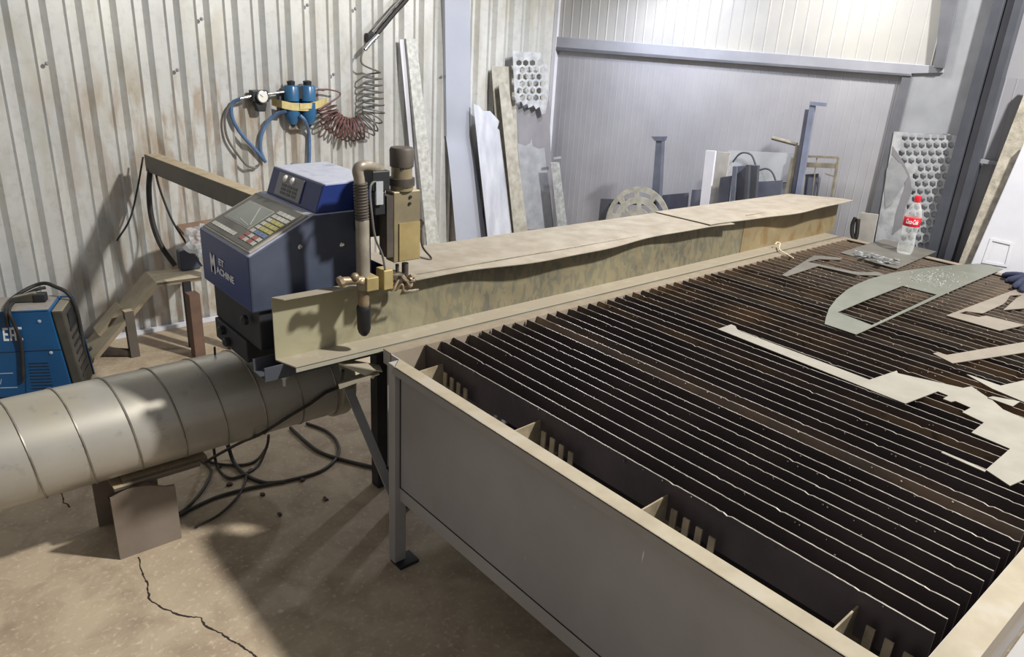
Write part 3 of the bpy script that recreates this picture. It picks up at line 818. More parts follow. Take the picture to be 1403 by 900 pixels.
for i in range(7):
    z = .10+i*.04; t = z/zt_; u = uB+.046+(uT+.008-uB)*t
    m.obox(wl(u, WW/2, z), .006, WW*.7, .012, WX, WYv, V3((0, 0, 1)))
m.build('grille', 'black', bz)
u_ = uT*.8+.047
m = MB(); m.obox(wl(uT*.85+.05, WW*.5, zt_*.82), .012, WW*.6, .09, WX, WYv, V3((0, 0, 1))); m.build('socket_panel', 'black', bz)
m = MB(); m.prism([wl(uB+.002, WW, .03), wl(uB+.05, WW, .03), wl(uT+.056, WW, zt_-.0), wl(uT-.002, WW, zt_)], WYv*.012); m.build('edge_strip', 'weld_blue', weld)
# handle
m = MB(); hb = zt_+.006
m.prism([wl(uT-.20, WW*.5, hb), wl(uT-.06, WW*.5, hb), wl(uT-.075, WW*.5, hb+.05), wl(uT-.17, WW*.5, hb+.03)], WYv*.035); m.build('handle', 'weld_grey', weld, bevel=.008)
m = MB(); m.obox(wl(uT-.06, WW*.6, hb+.02), .05, .05, .04, WX, WYv, V3((0, 0, 1))); m.build('cable_clip', 'black', weld, bevel=.005)
def wt(x, y): return pwm(x, y) - WYv*.0006
m = MB()
def glyph(*polys):
    for p in polys: m.prism([wt(x, y) for x, y in p], -WYv*.0008)
def rc(x0, y0, x1, y1, k=.12): return [(x0+(y0-444)*k, y0), (x1+(y0-444)*k, y0), (x1+(y1-444)*k, y1), (x0+(y1-444)*k, y1)]
glyph(rc(2.5, 449, 5, 467), rc(5, 449, 10, 452), rc(5, 456.5, 9.4, 459.5), rc(5, 464, 10, 467))
glyph(rc(12, 448.5, 14.4, 466.5), rc(14.4, 448.5, 18, 451.5), rc(18, 448.5, 20.4, 466.5), rc(14.4, 457.5, 18, 460.5))
glyph(rc(22.4, 448, 24.8, 466), rc(24.8, 448, 29, 451), rc(24.8, 463, 29.2, 466))
m.build('lettering', 'lettering', weld)
m = MB()
for (x0, y0, x1, y1) in ((-20, 512.5, 18, 511), (-20, 532, 24, 530.5)):
    m.bar(wt(x0, y0), wt(x1, y1), .004, .0008, WYv)
m.build('stripe', 'lettering_dim', weld)
text_obj('lettering', 'V', wt(-2.5, 527), WX, V3((0, 0, 1)), .04, 'lettering_dim', weld, sx=.8)
m = MB()
for i in range(9):
    y = 498 + i*4.3
    m.bar(wt(39+i*.6, y), wt(66+i*.9, y-.8), .004, .002, WYv)
m.build('vent', 'black', weld)
m = MB(); m.bar(wt(-30, 484.5), wt(84, 479), .003, .0012, WYv); m.bar(wt(33, 482), wt(36, 545), .003, .0012, WYv); m.build('panel_seam', 'black', weld)
for (x, y) in ((54, 440), (70, 483)):
    p = wt(x, y); s = MB(); s.lathe([(.008, 0), (.008, .003), (.003, .005)], p, -WYv, 10); s.build('screw', 'lettering_dim', weld)
# its cables
def wtop(x, y, h=.012): return pz(x, y, zt_+h)
def cable(pts, r, mat, label, name='cable', cat='cable', group=None, n=8, seg=8):
    m = MB(); m.tube(smooth_path(pts, seg), r, n); o = m.build(name, mat, smooth=True); return tag(o, label, cat, group)
cable([wt(12, 445)-WYv*.012, wt(10, 424)-WYv*.02, wtop(14, 412), wtop(30, 400, .04), wtop(48, 391, .06), wtop(62, 388, .07), wtop(74, 392, .06), py(93, 402, wl(.09, WW*.9, 0).y), py(105, 425, wl(.09, WW*.9, 0).y), py(112, 460, wl(.09, WW*.9, 0).y), py(117, 500, wl(.09, WW*.9, 0).y), py(122, 530, wl(.09, WW*.9, 0).y)], .009, 'rubber', 'black welding cable looped over the blue welding machine, outer of the two', 'welding_cable')
cable([wt(33, 520)-WYv*.012, wt(30, 470)-WYv*.012, wt(22, 444)-WYv*.02, wt(14, 424)-WYv*.02, wtop(20, 413), wtop(36, 403, .03), wtop(52, 396, .05), wtop(62, 394, .05)], .008, 'rubber', 'black welding cable hanging down the lettered side of the welding machine', 'welding_cable')

# ================================================================== ANGLE IRON STAND BY THE WALL
YA = 4.10
st = empty('angle_stand', (py(185, 500, YA).x, YA, 0), 'dusty bent angle iron stand with sloping leg near the corrugated wall', 'stand')
tl, tl2, tr2 = py(199, 372, YA+.1), py(215, 388, YA), py(276, 380, YA)
zt2 = tl2.z
A1, A2, A3, A4 = pz(199, 372, zt2), pz(215, 388, zt2), pz(276, 380, zt2), pz(275, 366, zt2)
m = MB(); m.prism([A1, A2, A3, A4], (0, 0, -.012)); m.prism([A2, A3, A3-V3((0, 0, .02)), A2-V3((0, 0, .02))], (0, .005, 0)); m.build('top_bar', 'dust_pale', st)
B2 = py(129, 490, YA); B1 = B2 + (A1-A2)
m = MB(); m.prism([A1, A2, B2, B1], (-.008, 0, -.008)); m.prism([A2, B2, B2+V3((.012, 0, -.018)), A2+V3((.012, 0, -.018))], (0, .005, 0)); dl = m.build('sloping_bar', 'dust_pale', st)
sp1 = py(160, 438, YA); m = MB(); q1, q2 = A1.lerp(B1, .45), A2.lerp(B2, .45); q3, q4 = A2.lerp(B2, .82), A1.lerp(B1, .82)
up_n = V3((-.02, 0, .02)); m.prism([q1, q1.lerp(q2, .5), q4.lerp(q3, .5), q4], V3((-.012, 0, .014))); m.build('stiffener', 'dust_pale', dl)
pt_, pb_ = py(175, 425, YA+.02), py(187, 503, YA+.02)
m = MB(); m.bar((pt_.x, pt_.y, pt_.z), (pb_.x, pb_.y, max(.0, pb_.z)), .045, .045, (1, 0, 0)); m.build('post', 'dust_steel', st)
m = MB(); m.bar(B2.lerp(B1, .5), (pb_.x, pb_.y, .02), .035, .03); m.build('foot_bar', 'brown_steel', st)
# small brown upright and rag, box and plastic behind the machine
bq = py(268, 462, 3.95)
m = MB(); m.box((bq.x-.025, 3.9, 0), (bq.x+.03, 3.97, py(265, 400, 3.95).z)); o = m.build('wooden_post', 'rust_post'); tag(o, 'short brown post standing under the blue machine by the wall', 'post')
sh = empty('shelf_board', py(262, 320, 3.9), 'dusty brown board on a stand behind the blue control box', 'board')
zsb = py(255, 322, 3.9).z
m = MB(); m.prism([pz(242, 308, zsb), pz(300, 298, zsb), pz(330, 318, zsb), pz(262, 330, zsb)], (0, 0, -.02)); m.build('board', 'brown_cloth', sh)
m = MB(); cbd = pz(305, 312, zsb); m.box((cbd.x-.03, cbd.y-.05, 0), (cbd.x+.02, cbd.y, zsb-.02)); m.build('board_leg', 'dust_steel', sh)
gz = zt2 + .002
g1, g2 = pz(249, 372, gz), pz(277, 369, gz); hg = py(262, 338, g1.y).z-gz
m = MB(); m.prism([V3((g1.x, g1.y, gz)), V3((g2.x, g1.y, gz)), V3((g2.x-.01, g1.y, gz+hg)), V3((g1.x+.0, g1.y, gz+hg*.85))], (0, .07, 0)); o = m.build('junction_box', 'grey_side', bevel=.008); tag(o, 'small dark grey box on the bent stand between hanging cables and the machine', 'box')
m = MB(); lq = pz(256, 384, zt2); m.box((lq.x-.02, lq.y, 0), (lq.x+.02, lq.y+.03, zt2-.012)); m.build('post', 'dark_base', st)
r = random.Random(9); m = MB(); bmf = {}
cb_ = py(276, 330, 3.72)
bmesh.ops.create_icosphere(m.bm, subdivisions=3, radius=.075, matrix=Matrix.Translation(cb_))
for v in m.bm.verts: v.co += (v.co-cb_).normalized()*r.uniform(-.022, .022)
o = m.build('plastic_bag', 'film'); tag(o, 'crumpled clear plastic bag behind the blue control box', 'bag')

# hanging cables at the arm end
for (pts, rr_, lab) in (
    ([(206, 228, 4.22), (204, 262, 4.2), (208, 300, 4.18), (220, 335, 4.15), (240, 364, 4.1)], .014, 'thick black cable hanging from the end of the cross arm'),
    ([(213, 236, 4.25), (220, 262, 4.25), (235, 300, 4.2), (250, 325, 4.05), (266, 350, 3.9), (276, 364, 3.8)], .006, 'thin dark cable curving from the cross arm to the small grey box'),
    ([(196, 215, 4.36), (188, 260, 4.38), (178, 300, 4.38), (160, 330, 4.36)], .005, 'thin dark cable trailing left down the wall from the cross arm')):
    cable([py(*p) for p in pts], rr_, 'rubber', lab)

# floor cables
def fz(x, y, h=.008): return pz(x, y, h)
cable([fz(246, 703), fz(262, 690), fz(280, 668), fz(289, 647), fz(284, 637), fz(272, 628), fz(262, 618)], .006, 'cable', 'dark cable on the floor curving closest to the duct support')
cable([fz(246, 706), fz(268, 694), fz(300, 680), fz(345, 668), fz(400, 657), fz(440, 645), fz(462, 626), fz(462, 606), fz(446, 590), fz(420, 580)], .007, 'cable', 'long dark cable sweeping across the floor to the table leg')
cable([fz(268, 722), fz(300, 705), fz(326, 680), fz(337, 656), fz(332, 646), fz(318, 628), fz(310, 608, .06)], .005, 'cable', 'dark cable looping on the floor left of the sunlit patch')
cable([fz(292, 608, .1), fz(298, 640), fz(315, 655), fz(338, 648), fz(355, 636), fz(366, 610, .06), fz(368, 596, .12)], .006, 'cable', 'dark cable in an upright loop below the middle of the duct')
cable([fz(312, 608, .1), fz(320, 632, .02), fz(336, 650), fz(362, 661), fz(390, 660)], .008, 'cable', 'thick dark cable dropping under the duct to the floor')
cable([fz(270, 620), fz(292, 634), fz(330, 637), fz(352, 630), fz(366, 612, .03)], .006, 'cable', 'dark cable lying low across the floor behind the loops')
cable([fz(398, 586), fz(420, 606), fz(440, 620), fz(470, 630), fz(520, 642)], .008, 'cable', 'thick dark cable running from the duct under the cutting table')
def pd(x, y, rad):
    r = ray(x, y); A = r.y*r.y+r.z*r.z; B = 2*(r.y*(CAM.y-DY)+r.z*(CAM.z-DZ)); C_ = (CAM.y-DY)**2+(CAM.z-DZ)**2-rad*rad
    D = max(0, B*B-4*A*C_); return CAM + r*((-B-math.sqrt(D))/(2*A))
cable([py(470, 508, 2.06), py(468, 522, 2.2), pd(462, 531, DR+.012), pd(446, 538, DR+.012), pd(425, 553, DR+.012), pd(398, 569, DR+.012), pd(370, 587, DR+.012), pd(352, 597, DR+.012), fz(330, 606, .2), fz(300, 622, .08), fz(280, 634)], .006, 'cable', 'dark cable slanting along the lower front of the duct')

# floor debris
rd = random.Random(12)
for i, (x, y) in enumerate([(360, 679), (315, 665), (310, 678), (446, 684), (384, 706), (415, 659), (120, 520), (300, 640), (345, 645)]):
    m = MB(); c = pz(x, y, 0); pts = []
    for k_ in range(6):
        an = k_*1.05; rr_ = rd.uniform(.006, .016); pts.append(c+V3((rr_*math.cos(an), rr_*math.sin(an), .0)))
    m.prism(pts, (rd.uniform(-.003, .003), 0, rd.uniform(.004, .01)))
    o = m.build('debris', 'dirt')
    tag(o, 'small dark crumb of dirt on the concrete floor', 'debris', 'crumbs on the floor')
del o

# ================================================================== AIR UNIT ON THE WALL
YA2 = YW-.06
au = empty('air_filter', py(408, 140, YA2), 'pair of blue air filters strapped to the corrugated wall', 'filter')
for (x0, x1) in ((389, 408), (411, 431)):
    pt = py((x0+x1)/2, 113, YA2); pbm = py((x0+x1)/2, 172, YA2); rad = (py(x1, 140, YA2)-py(x0, 140, YA2)).length/2
    h = (pt.z-pbm.z)
    m = MB(); m.lathe([(rad*.5, h*.03), (rad*.9, h*.16), (rad, h*.25), (rad, h*.55)], (pt.x, YA2, pbm.z), n=20); bw = m.build('bowl', 'filter_blue', au, smooth=True)
    m = MB(); m.lathe([(rad*1.0, h*.58), (rad, h*.9), (rad*.85, h*.94)], (pt.x, YA2, pbm.z), n=20); m.build('head', 'filter_blue', au, smooth=True)
    m = MB(); m.lathe([(rad*.5, h*.94), (rad*.55, h*1.03), (rad*.3, h*1.05)], (pt.x, YA2, pbm.z), n=12); m.build('cap', 'black', au, smooth=True)
    m = MB(); m.lathe([(.006, -.012), (rad*.35, 0), (rad*.45, h*.05)], (pt.x, YA2, pbm.z), n=12); m.build('drain', 'black', au, smooth=True)
a1_, a2_ = py(408, 118, YA2), py(412, 135, YA2)
m = MB(); m.box((a1_.x-.02, YA2-.02, a2_.z), (a1_.x+.02, YA2+.045, a1_.z)); m.build('joiner', 'black', au)
m = MB(); m.box((py(386, 140, YA2).x, YA2+.03, py(408, 155, YA2).z), (py(432, 140, YA2).x, YW-.001, py(408, 125, YA2).z)); m.build('back_bracket', 'steel_dark', au)
m = MB(); sp0 = [py(372, 139, YW-.006), py(386, 143, YA2-.035), py(400, 146, YA2-.042), py(420, 147, YA2-.042), py(433, 144, YA2-.035), py(448, 139, YW-.006)]
hz = .022
for dz in (.0, ):
    for i in range(5):
        p_, q_ = sp0[i], sp0[i+1]
        m.prism([p_-V3((0, 0, hz)), q_-V3((0, 0, hz)), q_+V3((0, 0, hz)), p_+V3((0, 0, hz))], (0, -.003, 0))
m.prism([py(417, 144, YA2-.046)+V3((-.03, 0, -.025)), py(417, 144, YA2-.046)+V3((.045, 0, -.02)), py(417, 144, YA2-.046)+V3((.05, 0, .012)), py(417, 144, YA2-.046)+V3((-.03, 0, .01))], (0, -.004, 0))
m.build('strap', 'strap', au)
m = MB(); m.cyl(py(367, 129, YA2), py(389, 126, YA2), .008, n=10); m.cyl(py(431, 122, YA2), py(444, 123, YA2), .008, n=10); m.build('nipple', 'chrome', au, smooth=True)
rg = empty('pressure_regulator', py(356, 137, YA2), 'black pressure regulator with white dial left of the blue filters', 'regulator')
c = py(355, 132, YA2); m = MB(); m.box((c.x-.05, YA2-.02, c.z-.03), (c.x+.05, YA2+.03, c.z+.035)); m.prism([(c.x-.035, YA2-.018, c.z-.03), (c.x+.04, YA2-.018, c.z-.03), (c.x+.028, YA2-.018, c.z-.085), (c.x-.02, YA2-.018, c.z-.085)], (0, .045, 0)); m.box((c.x-.03, YA2+.03, c.z-.02), (c.x+.03, YW-.001, c.z+.02)); m.build('body', 'black', rg, bevel=.006)
cdl = py(358, 132.5, YA2-.02); m = MB(); m.lathe([(.032, 0), (.034, .004), (.034, .02), (.03, .022)], cdl, (0, -1, 0), 24); dl_ = m.build('dial', 'chrome', rg, smooth=True)
m = MB(); m.lathe([(.029, .022), (.029, .0235)], cdl, (0, -1, 0), 24); m.build('dial_face', 'dial', dl_)
m = MB(); m.bar(cdl+V3((0, -.0245, 0)), cdl+V3((-.016, -.0245, .014)), .003, .001, (0, 1, 0)); m.build('needle', 'black', dl_)
m = MB(); m.cyl(c+V3((-.05, 0, .0)), py(329, 135, YA2), .009, n=10); m.build('nipple', 'chrome', rg, smooth=True)
yh = YW-.03
cable([py(330, 135, YA2), py(318, 142, yh), py(318, 160, yh), py(328, 180, yh), py(345, 200, yh), py(356, 212, yh), py(364, 222, yh)], .011, 'hose_blue', 'blue air hose drooping from the pressure regulator', 'air_hose', 'hose')
cable([py(329, 136, YA2+.02), py(314, 146, yh), py(308, 165, yh), py(312, 190, yh), py(326, 212, yh), py(338, 226, yh), py(350, 230, yh), py(356, 224, yh)], .007, 'hose_grey', 'thin grey hose making the outer loop left of the filters', 'air_hose', 'hose')
cable([py(392, 152, YA2-.03), py(378, 157, yh-.02), py(366, 168, yh), py(358, 186, yh), py(357, 205, yh), py(362, 220, yh)], .011, 'hose_blue', 'blue air hose bending left from under the filters', 'air_hose', 'hose')
cable([py(411, 158, YA2-.05), py(418, 166, YA2-.05), py(423, 182, yh), py(424, 205, yh), py(423, 232, yh), py(423, 250, yh)], .011, 'hose_blue', 'blue air hose hanging straight down behind the upper box', 'air_hose', 'hose')
# coil hose
def coil(path, turns, rad0, rad1, r, lead_in, lead_out):
    path = smooth_path(path, 30); Ls = [0]
    for i in range(len(path)-1): Ls.append(Ls[-1]+(path[i+1]-path[i]).length)
    out = []; n = turns*16
    for i in range(n+1):
        s = Ls[-1]*i/n; j = max(k_ for k_ in range(len(Ls)) if Ls[k_] <= s+1e-9); j = min(j, len(path)-2)
        t = (s-Ls[j])/max(1e-6, Ls[j+1]-Ls[j]); p = path[j].lerp(path[j+1], t); d = (path[min(j+2, len(path)-1)]-path[max(j-1, 0)]).normalized()
        u = V3((0, -1, 0)); sd = d.cross(u).normalized(); an = 2*math.pi*i/16
        rd_ = rad0 + (rad1-rad0)*i/n
        out.append(p + (sd*math.cos(an)*rd_*random.uniform(.93, 1.07)+u*math.sin(an)*rd_*.75))
    m = MB(); m.tube(smooth_path(lead_in+[out[0]], 8)+out+smooth_path([out[-1]]+lead_out, 8), r, 6)
    return m
yc = YW-.07
m = coil([py(447, 146, yc), py(455, 166, yc), py(478, 178, yc), py(496, 174, yc)], 13, .062, .075, .0055, [py(436, 123, yc), py(452, 123, yc), py(466, 130, yc)], [py(500, 172, yc)])
coil_o = m.build('coil_hose', 'coil_red', smooth=True)
tag(coil_o, 'dark red coiled air hose hanging beside the blue filters', 'hose')
m = coil([py(500, 174, yc), py(511, 158, yc), py(512, 130, yc), py(510, 100, yc)], 9, .080, .058, .0055, [py(497, 178, yc)], [py(497, 88, yc), py(496, 74, yc), py(504, 62, yc)])
m.build('upper_coil', 'hose_grey', coil_o, smooth=True)
for k_, (dx, dy, rr_, mm_, lab) in enumerate(((0, 0, .016, 'rubber', 'thick dark hose slanting up the wall from the coil'), (-6, -3, .009, 'hose_grey', 'thin grey cable slanting up the wall left of the thick hose'))):
    cable([py(516+dx, 47+dy, YW-.05), py(540+dx, 18+dy, YW-.05), py(562+dx, -8+dy, YW-.05), py(590+dx, -60+dy, YW-.05)], rr_, mm_, lab, 'hose', 'hose')
m = MB(); pk = py(505, 51, YW); m.box((pk.x-.03, YW-.045, pk.z-.03), (pk.x+.025, YW-.0005, pk.z+.025)); o = m.build('wall_clip', 'black', bevel=.006); tag(o, 'small black clip on the wall beside the slanting hose', 'clip')
m = MB(); m.tube(smooth_path([py(500, 68, YW-.075), py(508, 58, YW-.075), py(518, 48, YW-.075)]), .013, 10); o = m.build('hose_coupling', 'chrome', smooth=True); tag(o, 'silver hose coupling above the coiled hose', 'coupling')

# ================================================================== SHEETS LEANING ON THE CORRUGATED WALL
def lean(name, quad, y_top, k, label, cat, mat, thick=.003, group=None, to_floor=True, holes=None, ret=False):
    """quad: top-left, top-right, bottom-right, bottom-left in the photo (extra points between TL and TR allowed)"""
    tlp = py(*quad[0], y_top); z0 = tlp.z
    n = V3((0, 1, -k)); d = y_top - k*z0
    P = [on_plane(x, y, n, d) for x, y in quad]
    if to_floor:
        br, bl = P[-2], P[-1]; tr, tl_ = P[-3], P[0]
        for idx, (t_, b_) in ((-2, (tr, br)), (-1, (tl_, bl))):
            dv = b_-t_; P[idx] = b_ + dv*(b_.z/(-dv.z))
    m = MB(); nn = n.normalized()
    if holes: m.loops([P]+[[on_plane(x, y, n, d) for x, y in h] for h in holes], -nn*thick)
    else: m.prism(P, -nn*thick)
    if ret: return m, P, nn
    o = m.build(name, mat); return tag(o, label, cat, group)
m, P, nn = lean('x', [(556, 53), (570, 53), (602, 335), (585, 335)], YW-.03, .10, '', '', 'galv_dirty', ret=True)
# profile: returns along both long edges
ed = (P[0]-P[3])
m.prism([P[0], P[0]+V3((-.032, .0, .0)), P[3]+V3((-.032, 0, 0)), P[3]], (0, .003, 0)) if False else None
m.prism([P[0]+nn*.001, P[3]+nn*.001, P[3]+nn*.022, P[0]+nn*.022], V3((.003, 0, 0)))
m.prism([P[1]+nn*.001, P[2]+nn*.001, P[2]+nn*.022, P[1]+nn*.022], V3((-.003, 0, 0)))
o = m.build('metal_channel', 'galv_dirty'); tag(o, 'galvanized channel profile leaning on the wall behind the torch', 'channel')
lean('metal_strip', [(547, 54), (553, 54), (580, 330), (573, 330)], YW-.012, .06, 'thin bright metal strip leaning left of the galvanized channel', 'strip', 'white_trim')
# tall folded sheet, with a kink part way up
m = MB(); yk = YW-.03
n1 = V3((0, 1, 0)); u1 = [py(608, -140, yk), py(643, -140, yk), py(645.5, 187, yk), py(612.5, 187, yk)]
z0 = u1[2].z; kk = .12; n2 = V3((0, 1, -kk)); d2 = yk - kk*z0
l1 = [u1[3], u1[2], on_plane(667, 330, n2, d2), on_plane(625, 330, n2, d2)]
for idx, t_ in ((2, l1[1]), (3, l1[0])):
    dv = l1[idx]-t_; l1[idx] = l1[idx] + dv*(l1[idx].z/(-dv.z))
rows = [(u1[0], u1[1])]
for t in (.80, .88, .94, 1.0):
    rows.append((u1[0].lerp(u1[3], t), u1[1].lerp(u1[2], t)))
for t in (.06, .12, .2, 1.0):
    rows.append((l1[0].lerp(l1[3], t), l1[1].lerp(l1[2], t)))
for r_ in range(2, 7):
    w_ = .012*(1-abs(r_-4)/3)
    rows[r_] = (rows[r_][0]+V3((0, w_, 0)), rows[r_][1]+V3((0, w_, 0)))
g_ = [[m.bm.verts.new(p) for p in r_] + [m.bm.verts.new(p+V3((0, .003, 0))) for p in r_] for r_ in rows]
for r_ in range(len(g_)-1):
    A, B = g_[r_], g_[r_+1]
    for q_ in ((0, 1), (1, 3), (3, 2), (2, 0)): m.face([A[q_[0]], A[q_[1]], B[q_[1]], B[q_[0]]])
m.face(g_[0]); m.face(g_[-1])
m.prism([u1[0], u1[3], u1[3]+V3((0, .028, 0)), u1[0]+V3((0, .028, 0))], (-.003, 0, 0))
o = m.build('folded_sheet', 'pale_sheet', smooth=True); tag(o, 'tall smooth pale blue grey sheet metal strip standing against the wall', 'sheet')
lean('sheet_strip', [(655, 214), (662, 214), (680, 330), (668, 330)], YW-.06, .12, 'narrow grey strip showing between the tall pale sheet and torn sheet', 'strip', 'mid_sheet')
lean('sheet_strip', [(673, 91), (704, 91), (716, 330), (690, 330)], YW-.03, .1, 'tan soiled steel strip standing furthest back behind the torn sheet', 'strip', 'dirty_strip')
lean('torn_sheet', [(648, 142), (656, 145), (661, 152), (671, 152), (684, 166), (681, 176), (684, 178), (702, 322), (668, 325)], YW-.075, .13, 'pale torn sheet with ragged top leaning behind the beam', 'sheet', 'pale_torn')
lean('sheet_strip', [(683, 116), (690, 112), (697, 118), (723, 320), (704, 320)], YW-.10, .12, 'spotted soiled metal strip leaning in front of the torn sheet', 'strip', 'dirty_strip')
m, P, nn = lean('x', [(706, 139), (752, 138), (758, 315), (718, 315)], YW-.05, .11, '', '', '', ret=True)
gs = m.build('steel_sheet', 'mid_sheet'); tag(gs, 'grey steel sheet with bare silver lower half near the corner', 'sheet')
tlp = py(706, 139, YW-.05); nS = V3((0, 1, -.11)); dS = YW-.05-.11*tlp.z - .0045
m = MB(); PP = [on_plane(x, y, nS, dS) for x, y in [(709, 196), (720, 200), (726, 196), (728, 189), (730, 200), (738, 204), (746, 202), (757, 314), (719, 314)]]
m.prism(PP, (0, -.0008, 0)); m.build('bare_patch', 'silver', gs)
cs_ = lean('metal_strip', [(754, 222), (766, 222), (777, 312), (764, 312)], YW-.27, .12, 'short galvanized strip leaning at the corner of the walls', 'strip', 'galv')
# perforated skeletons
def hexes(x0, y0, x1, y1, cols, rows, fr=.40, drop=None, shx=0.0, seed=1):
    r = random.Random(seed); hs_ = []
    for i in range(rows):
        for j in range(cols):
            u = (j+.5+(.25 if i % 2 else -.25))/cols; v = (i+.5)/rows
            if drop and drop(u, v): continue
            cx_, cy_ = x0+(x1-x0)*u+shx*v, y0+(y1-y0)*v
            rx, ry = (x1-x0)/cols*fr, (y1-y0)/rows*fr
            hs_.append([(cx_+rx*math.cos(k_*math.pi/3+.5), cy_+ry*math.sin(k_*math.pi/3+.5)) for k_ in range(6)])
    return hs_
h = hexes(704, 72, 750, 148, 5, 8, .46)
lean('perforated_offcut', [(702, 70), (740, 72), (744, 84), (750, 90), (752, 128), (747, 155), (742, 157), (739, 146), (734, 150), (731, 144), (724, 148), (722, 142), (717, 145), (714, 139), (708, 141), (705, 134)], YW-.075, .11, 'perforated sheet offcut with ragged holes leaning near the corner', 'offcut', 'skeleton', .002, to_floor=False, holes=[q for q in h if max(p[1] for p in q) < 140 and max(p[0] for p in q) < 748 and min(p[0] for p in q) > 704.5 and min(p[1] for p in q) > 73.5])
m = MB(); c = py(760, 217, YW-.265); m.bar(c+V3((-.02, -.002, 0)), c+V3((.06, -.002, .005)), .014, .014); m.build('pin', 'silver', cs_)

# ================================================================== CLUTTER ALONG THE BACK WALL
def ground(o, h):
    lo = min(v.co.z for v in o.data.vertices)
    for v in o.data.vertices:
        if v.co.z < lo+h: v.co.z = -o.location.z
def wq(name, quad, o0, thick, label, cat, mat, group=None, holes=None, o1=None, floor_it=False, bevel=0):
    """flat thing standing along the back wall; o0 = gap to the wall at the top"""
    m = MB()
    P = [pw(x, y, o0) for x, y in quad]
    if floor_it:
        zmin = min(p.z for p in P); 
        P = [V3((p.x, p.y, 0)) if p.z < zmin+.12 else p for p in P]
    if holes: m.loops([P]+[[pw(x, y, o0) for x, y in hh] for hh in holes], -WN*thick)
    else: m.prism(P, -WN*thick)
    o = m.build(name, mat, bevel=bevel); return tag(o, label, cat, group)
# post with flat head
m = MB(); m.prism([pw(x, y, .25) for x, y in [(899, 189), (907, 189), (909, 320), (893, 320)]], -WN*.04); m.prism([pw(x, y, .255) for x, y in [(892, 187), (909, 187), (907, 193), (897, 193)]], -WN*.05)
o = m.build('steel_post', 'blue_grey'); tag(o, 'tapered grey steel post with flat head before the back wall', 'post')
ground(o, .35)
wq('steel_plate', [(900, 268), (943, 264), (946, 310), (905, 312)], .18, .01, 'wide dark grey plate right of the tapered post', 'plate', 'blue_grey', floor_it=True)
wq('steel_plate', [(948, 260), (964, 259), (965, 310), (946, 312)], .22, .03, 'narrow dark plate beside the tall white panel', 'plate', 'blue_grey', floor_it=True)
m = MB(); fr = [pw(x, y, .30) for x, y in [(823, 272), (898, 276), (897, 282), (835, 279), (829, 320), (818, 320)]]; m.prism(fr, -WN*.02); o = m.build('corner_frame', 'steel_dark'); tag(o, 'dark steel corner frame behind the round perforated disc', 'frame')
# round disc with slots
c = pw(872, 308, .34); rdk = (pw(830, 306, .34)-c).length
ax = (WN+V3((0, 0, .15))).normalized(); wd_ = WD; uz = ax.cross(wd_).normalized()
if uz.z < 0: uz = -uz
def dp(r_, an): return c + wd_*(r_*math.cos(an)) + uz*(r_*math.sin(an))
lp = [[dp(rdk, 2*math.pi*i/48) for i in range(48)]]
for ring, n_, w_ in ((.80, 10, .45), (.5, 7, .5)):
    for i in range(n_):
        a0 = 2*math.pi*i/n_; a1 = a0 + 2*math.pi/n_*.7
        lp.append([dp(rdk*(ring+.06), a0+(a1-a0)*t/4) for t in range(5)] + [dp(rdk*(ring-.06), a1-(a1-a0)*t/4) for t in range(5)])
m = MB(); m.loops(lp, -ax*.006); o = m.build('slotted_disc', 'dirty_strip')
m = MB(); pc_ = c-ax*.02; m.box((pc_.x-.02, pc_.y-.03, 0), (pc_.x+.0, pc_.y+.03, c.z+.02)); m.build('pedestal', 'blue_grey', o); tag(o, 'round soiled steel disc with curved slots behind the beam', 'disc')
wq('white_panel', [(967, 206), (980, 207), (971, 310), (961, 310)], .30, .02, 'bright white panel edge standing on end by the back wall', 'panel', 'white_panel', floor_it=True)
wq('leaning_sheet', [(983, 208), (1000, 209), (985, 312), (970, 312)], .24, .015, 'light grey panel leaning right behind the bright white one', 'panel', 'offboard', floor_it=True)
wq('steel_plate', [(987, 243), (1001, 241), (1003, 300), (980, 300)], .32, .02, 'dark plate standing lowest left of the folded dark sections', 'plate', 'blue_grey', floor_it=True)
m = MB(); m.prism([pw(x, y, .34) for x, y in [(1004, 228), (1022, 227), (1018, 300), (998, 300)]], -WN*.03); m.prism([pw(x, y, .36) for x, y in [(1004, 228), (1009, 228), (1004, 300), (998, 300)]], -WN*.03); o = m.build('steel_section', 'blue_grey'); tag(o, 'folded dark steel section left one of the tall pair', 'section', 'dark folded sections')
m = MB(); m.prism([pw(x, y, .34) for x, y in [(1022, 226), (1038, 227), (1033, 300), (1018, 300)]], -WN*.03); m.prism([pw(x, y, .37) for x, y in [(1022, 226), (1026, 226), (1022, 300), (1018, 300)]], -WN*.03); o = m.build('steel_section', 'steel_dark'); tag(o, 'folded dark steel section right one of the tall pair', 'section', 'dark folded sections')
wq('steel_plate', [(1036, 249), (1072, 247), (1073, 300), (1034, 300)], .26, .01, 'dark plate under the curved hoses by the tan post', 'plate', 'blue_grey', floor_it=True)
def wtube(pts, off, r, name, label, cat, mat):
    m = MB(); m.tube(smooth_path([pw(x, y, off) for x, y in pts], 8), r, 8); o = m.build(name, mat, smooth=True); return tag(o, label, cat)
wtube([(1004, 222), (1012, 212), (1020, 209), (1030, 213), (1036, 228)], .15, .006, 'steel_hoop', 'thin dark hoop curving above the folded sections', 'hoop', 'steel_dark')
wtube([(1040, 233), (1050, 231), (1058, 236), (1063, 248)], .2, .006, 'steel_hoop', 'small dark hoop arching left of the tan post', 'hoop', 'steel_dark')
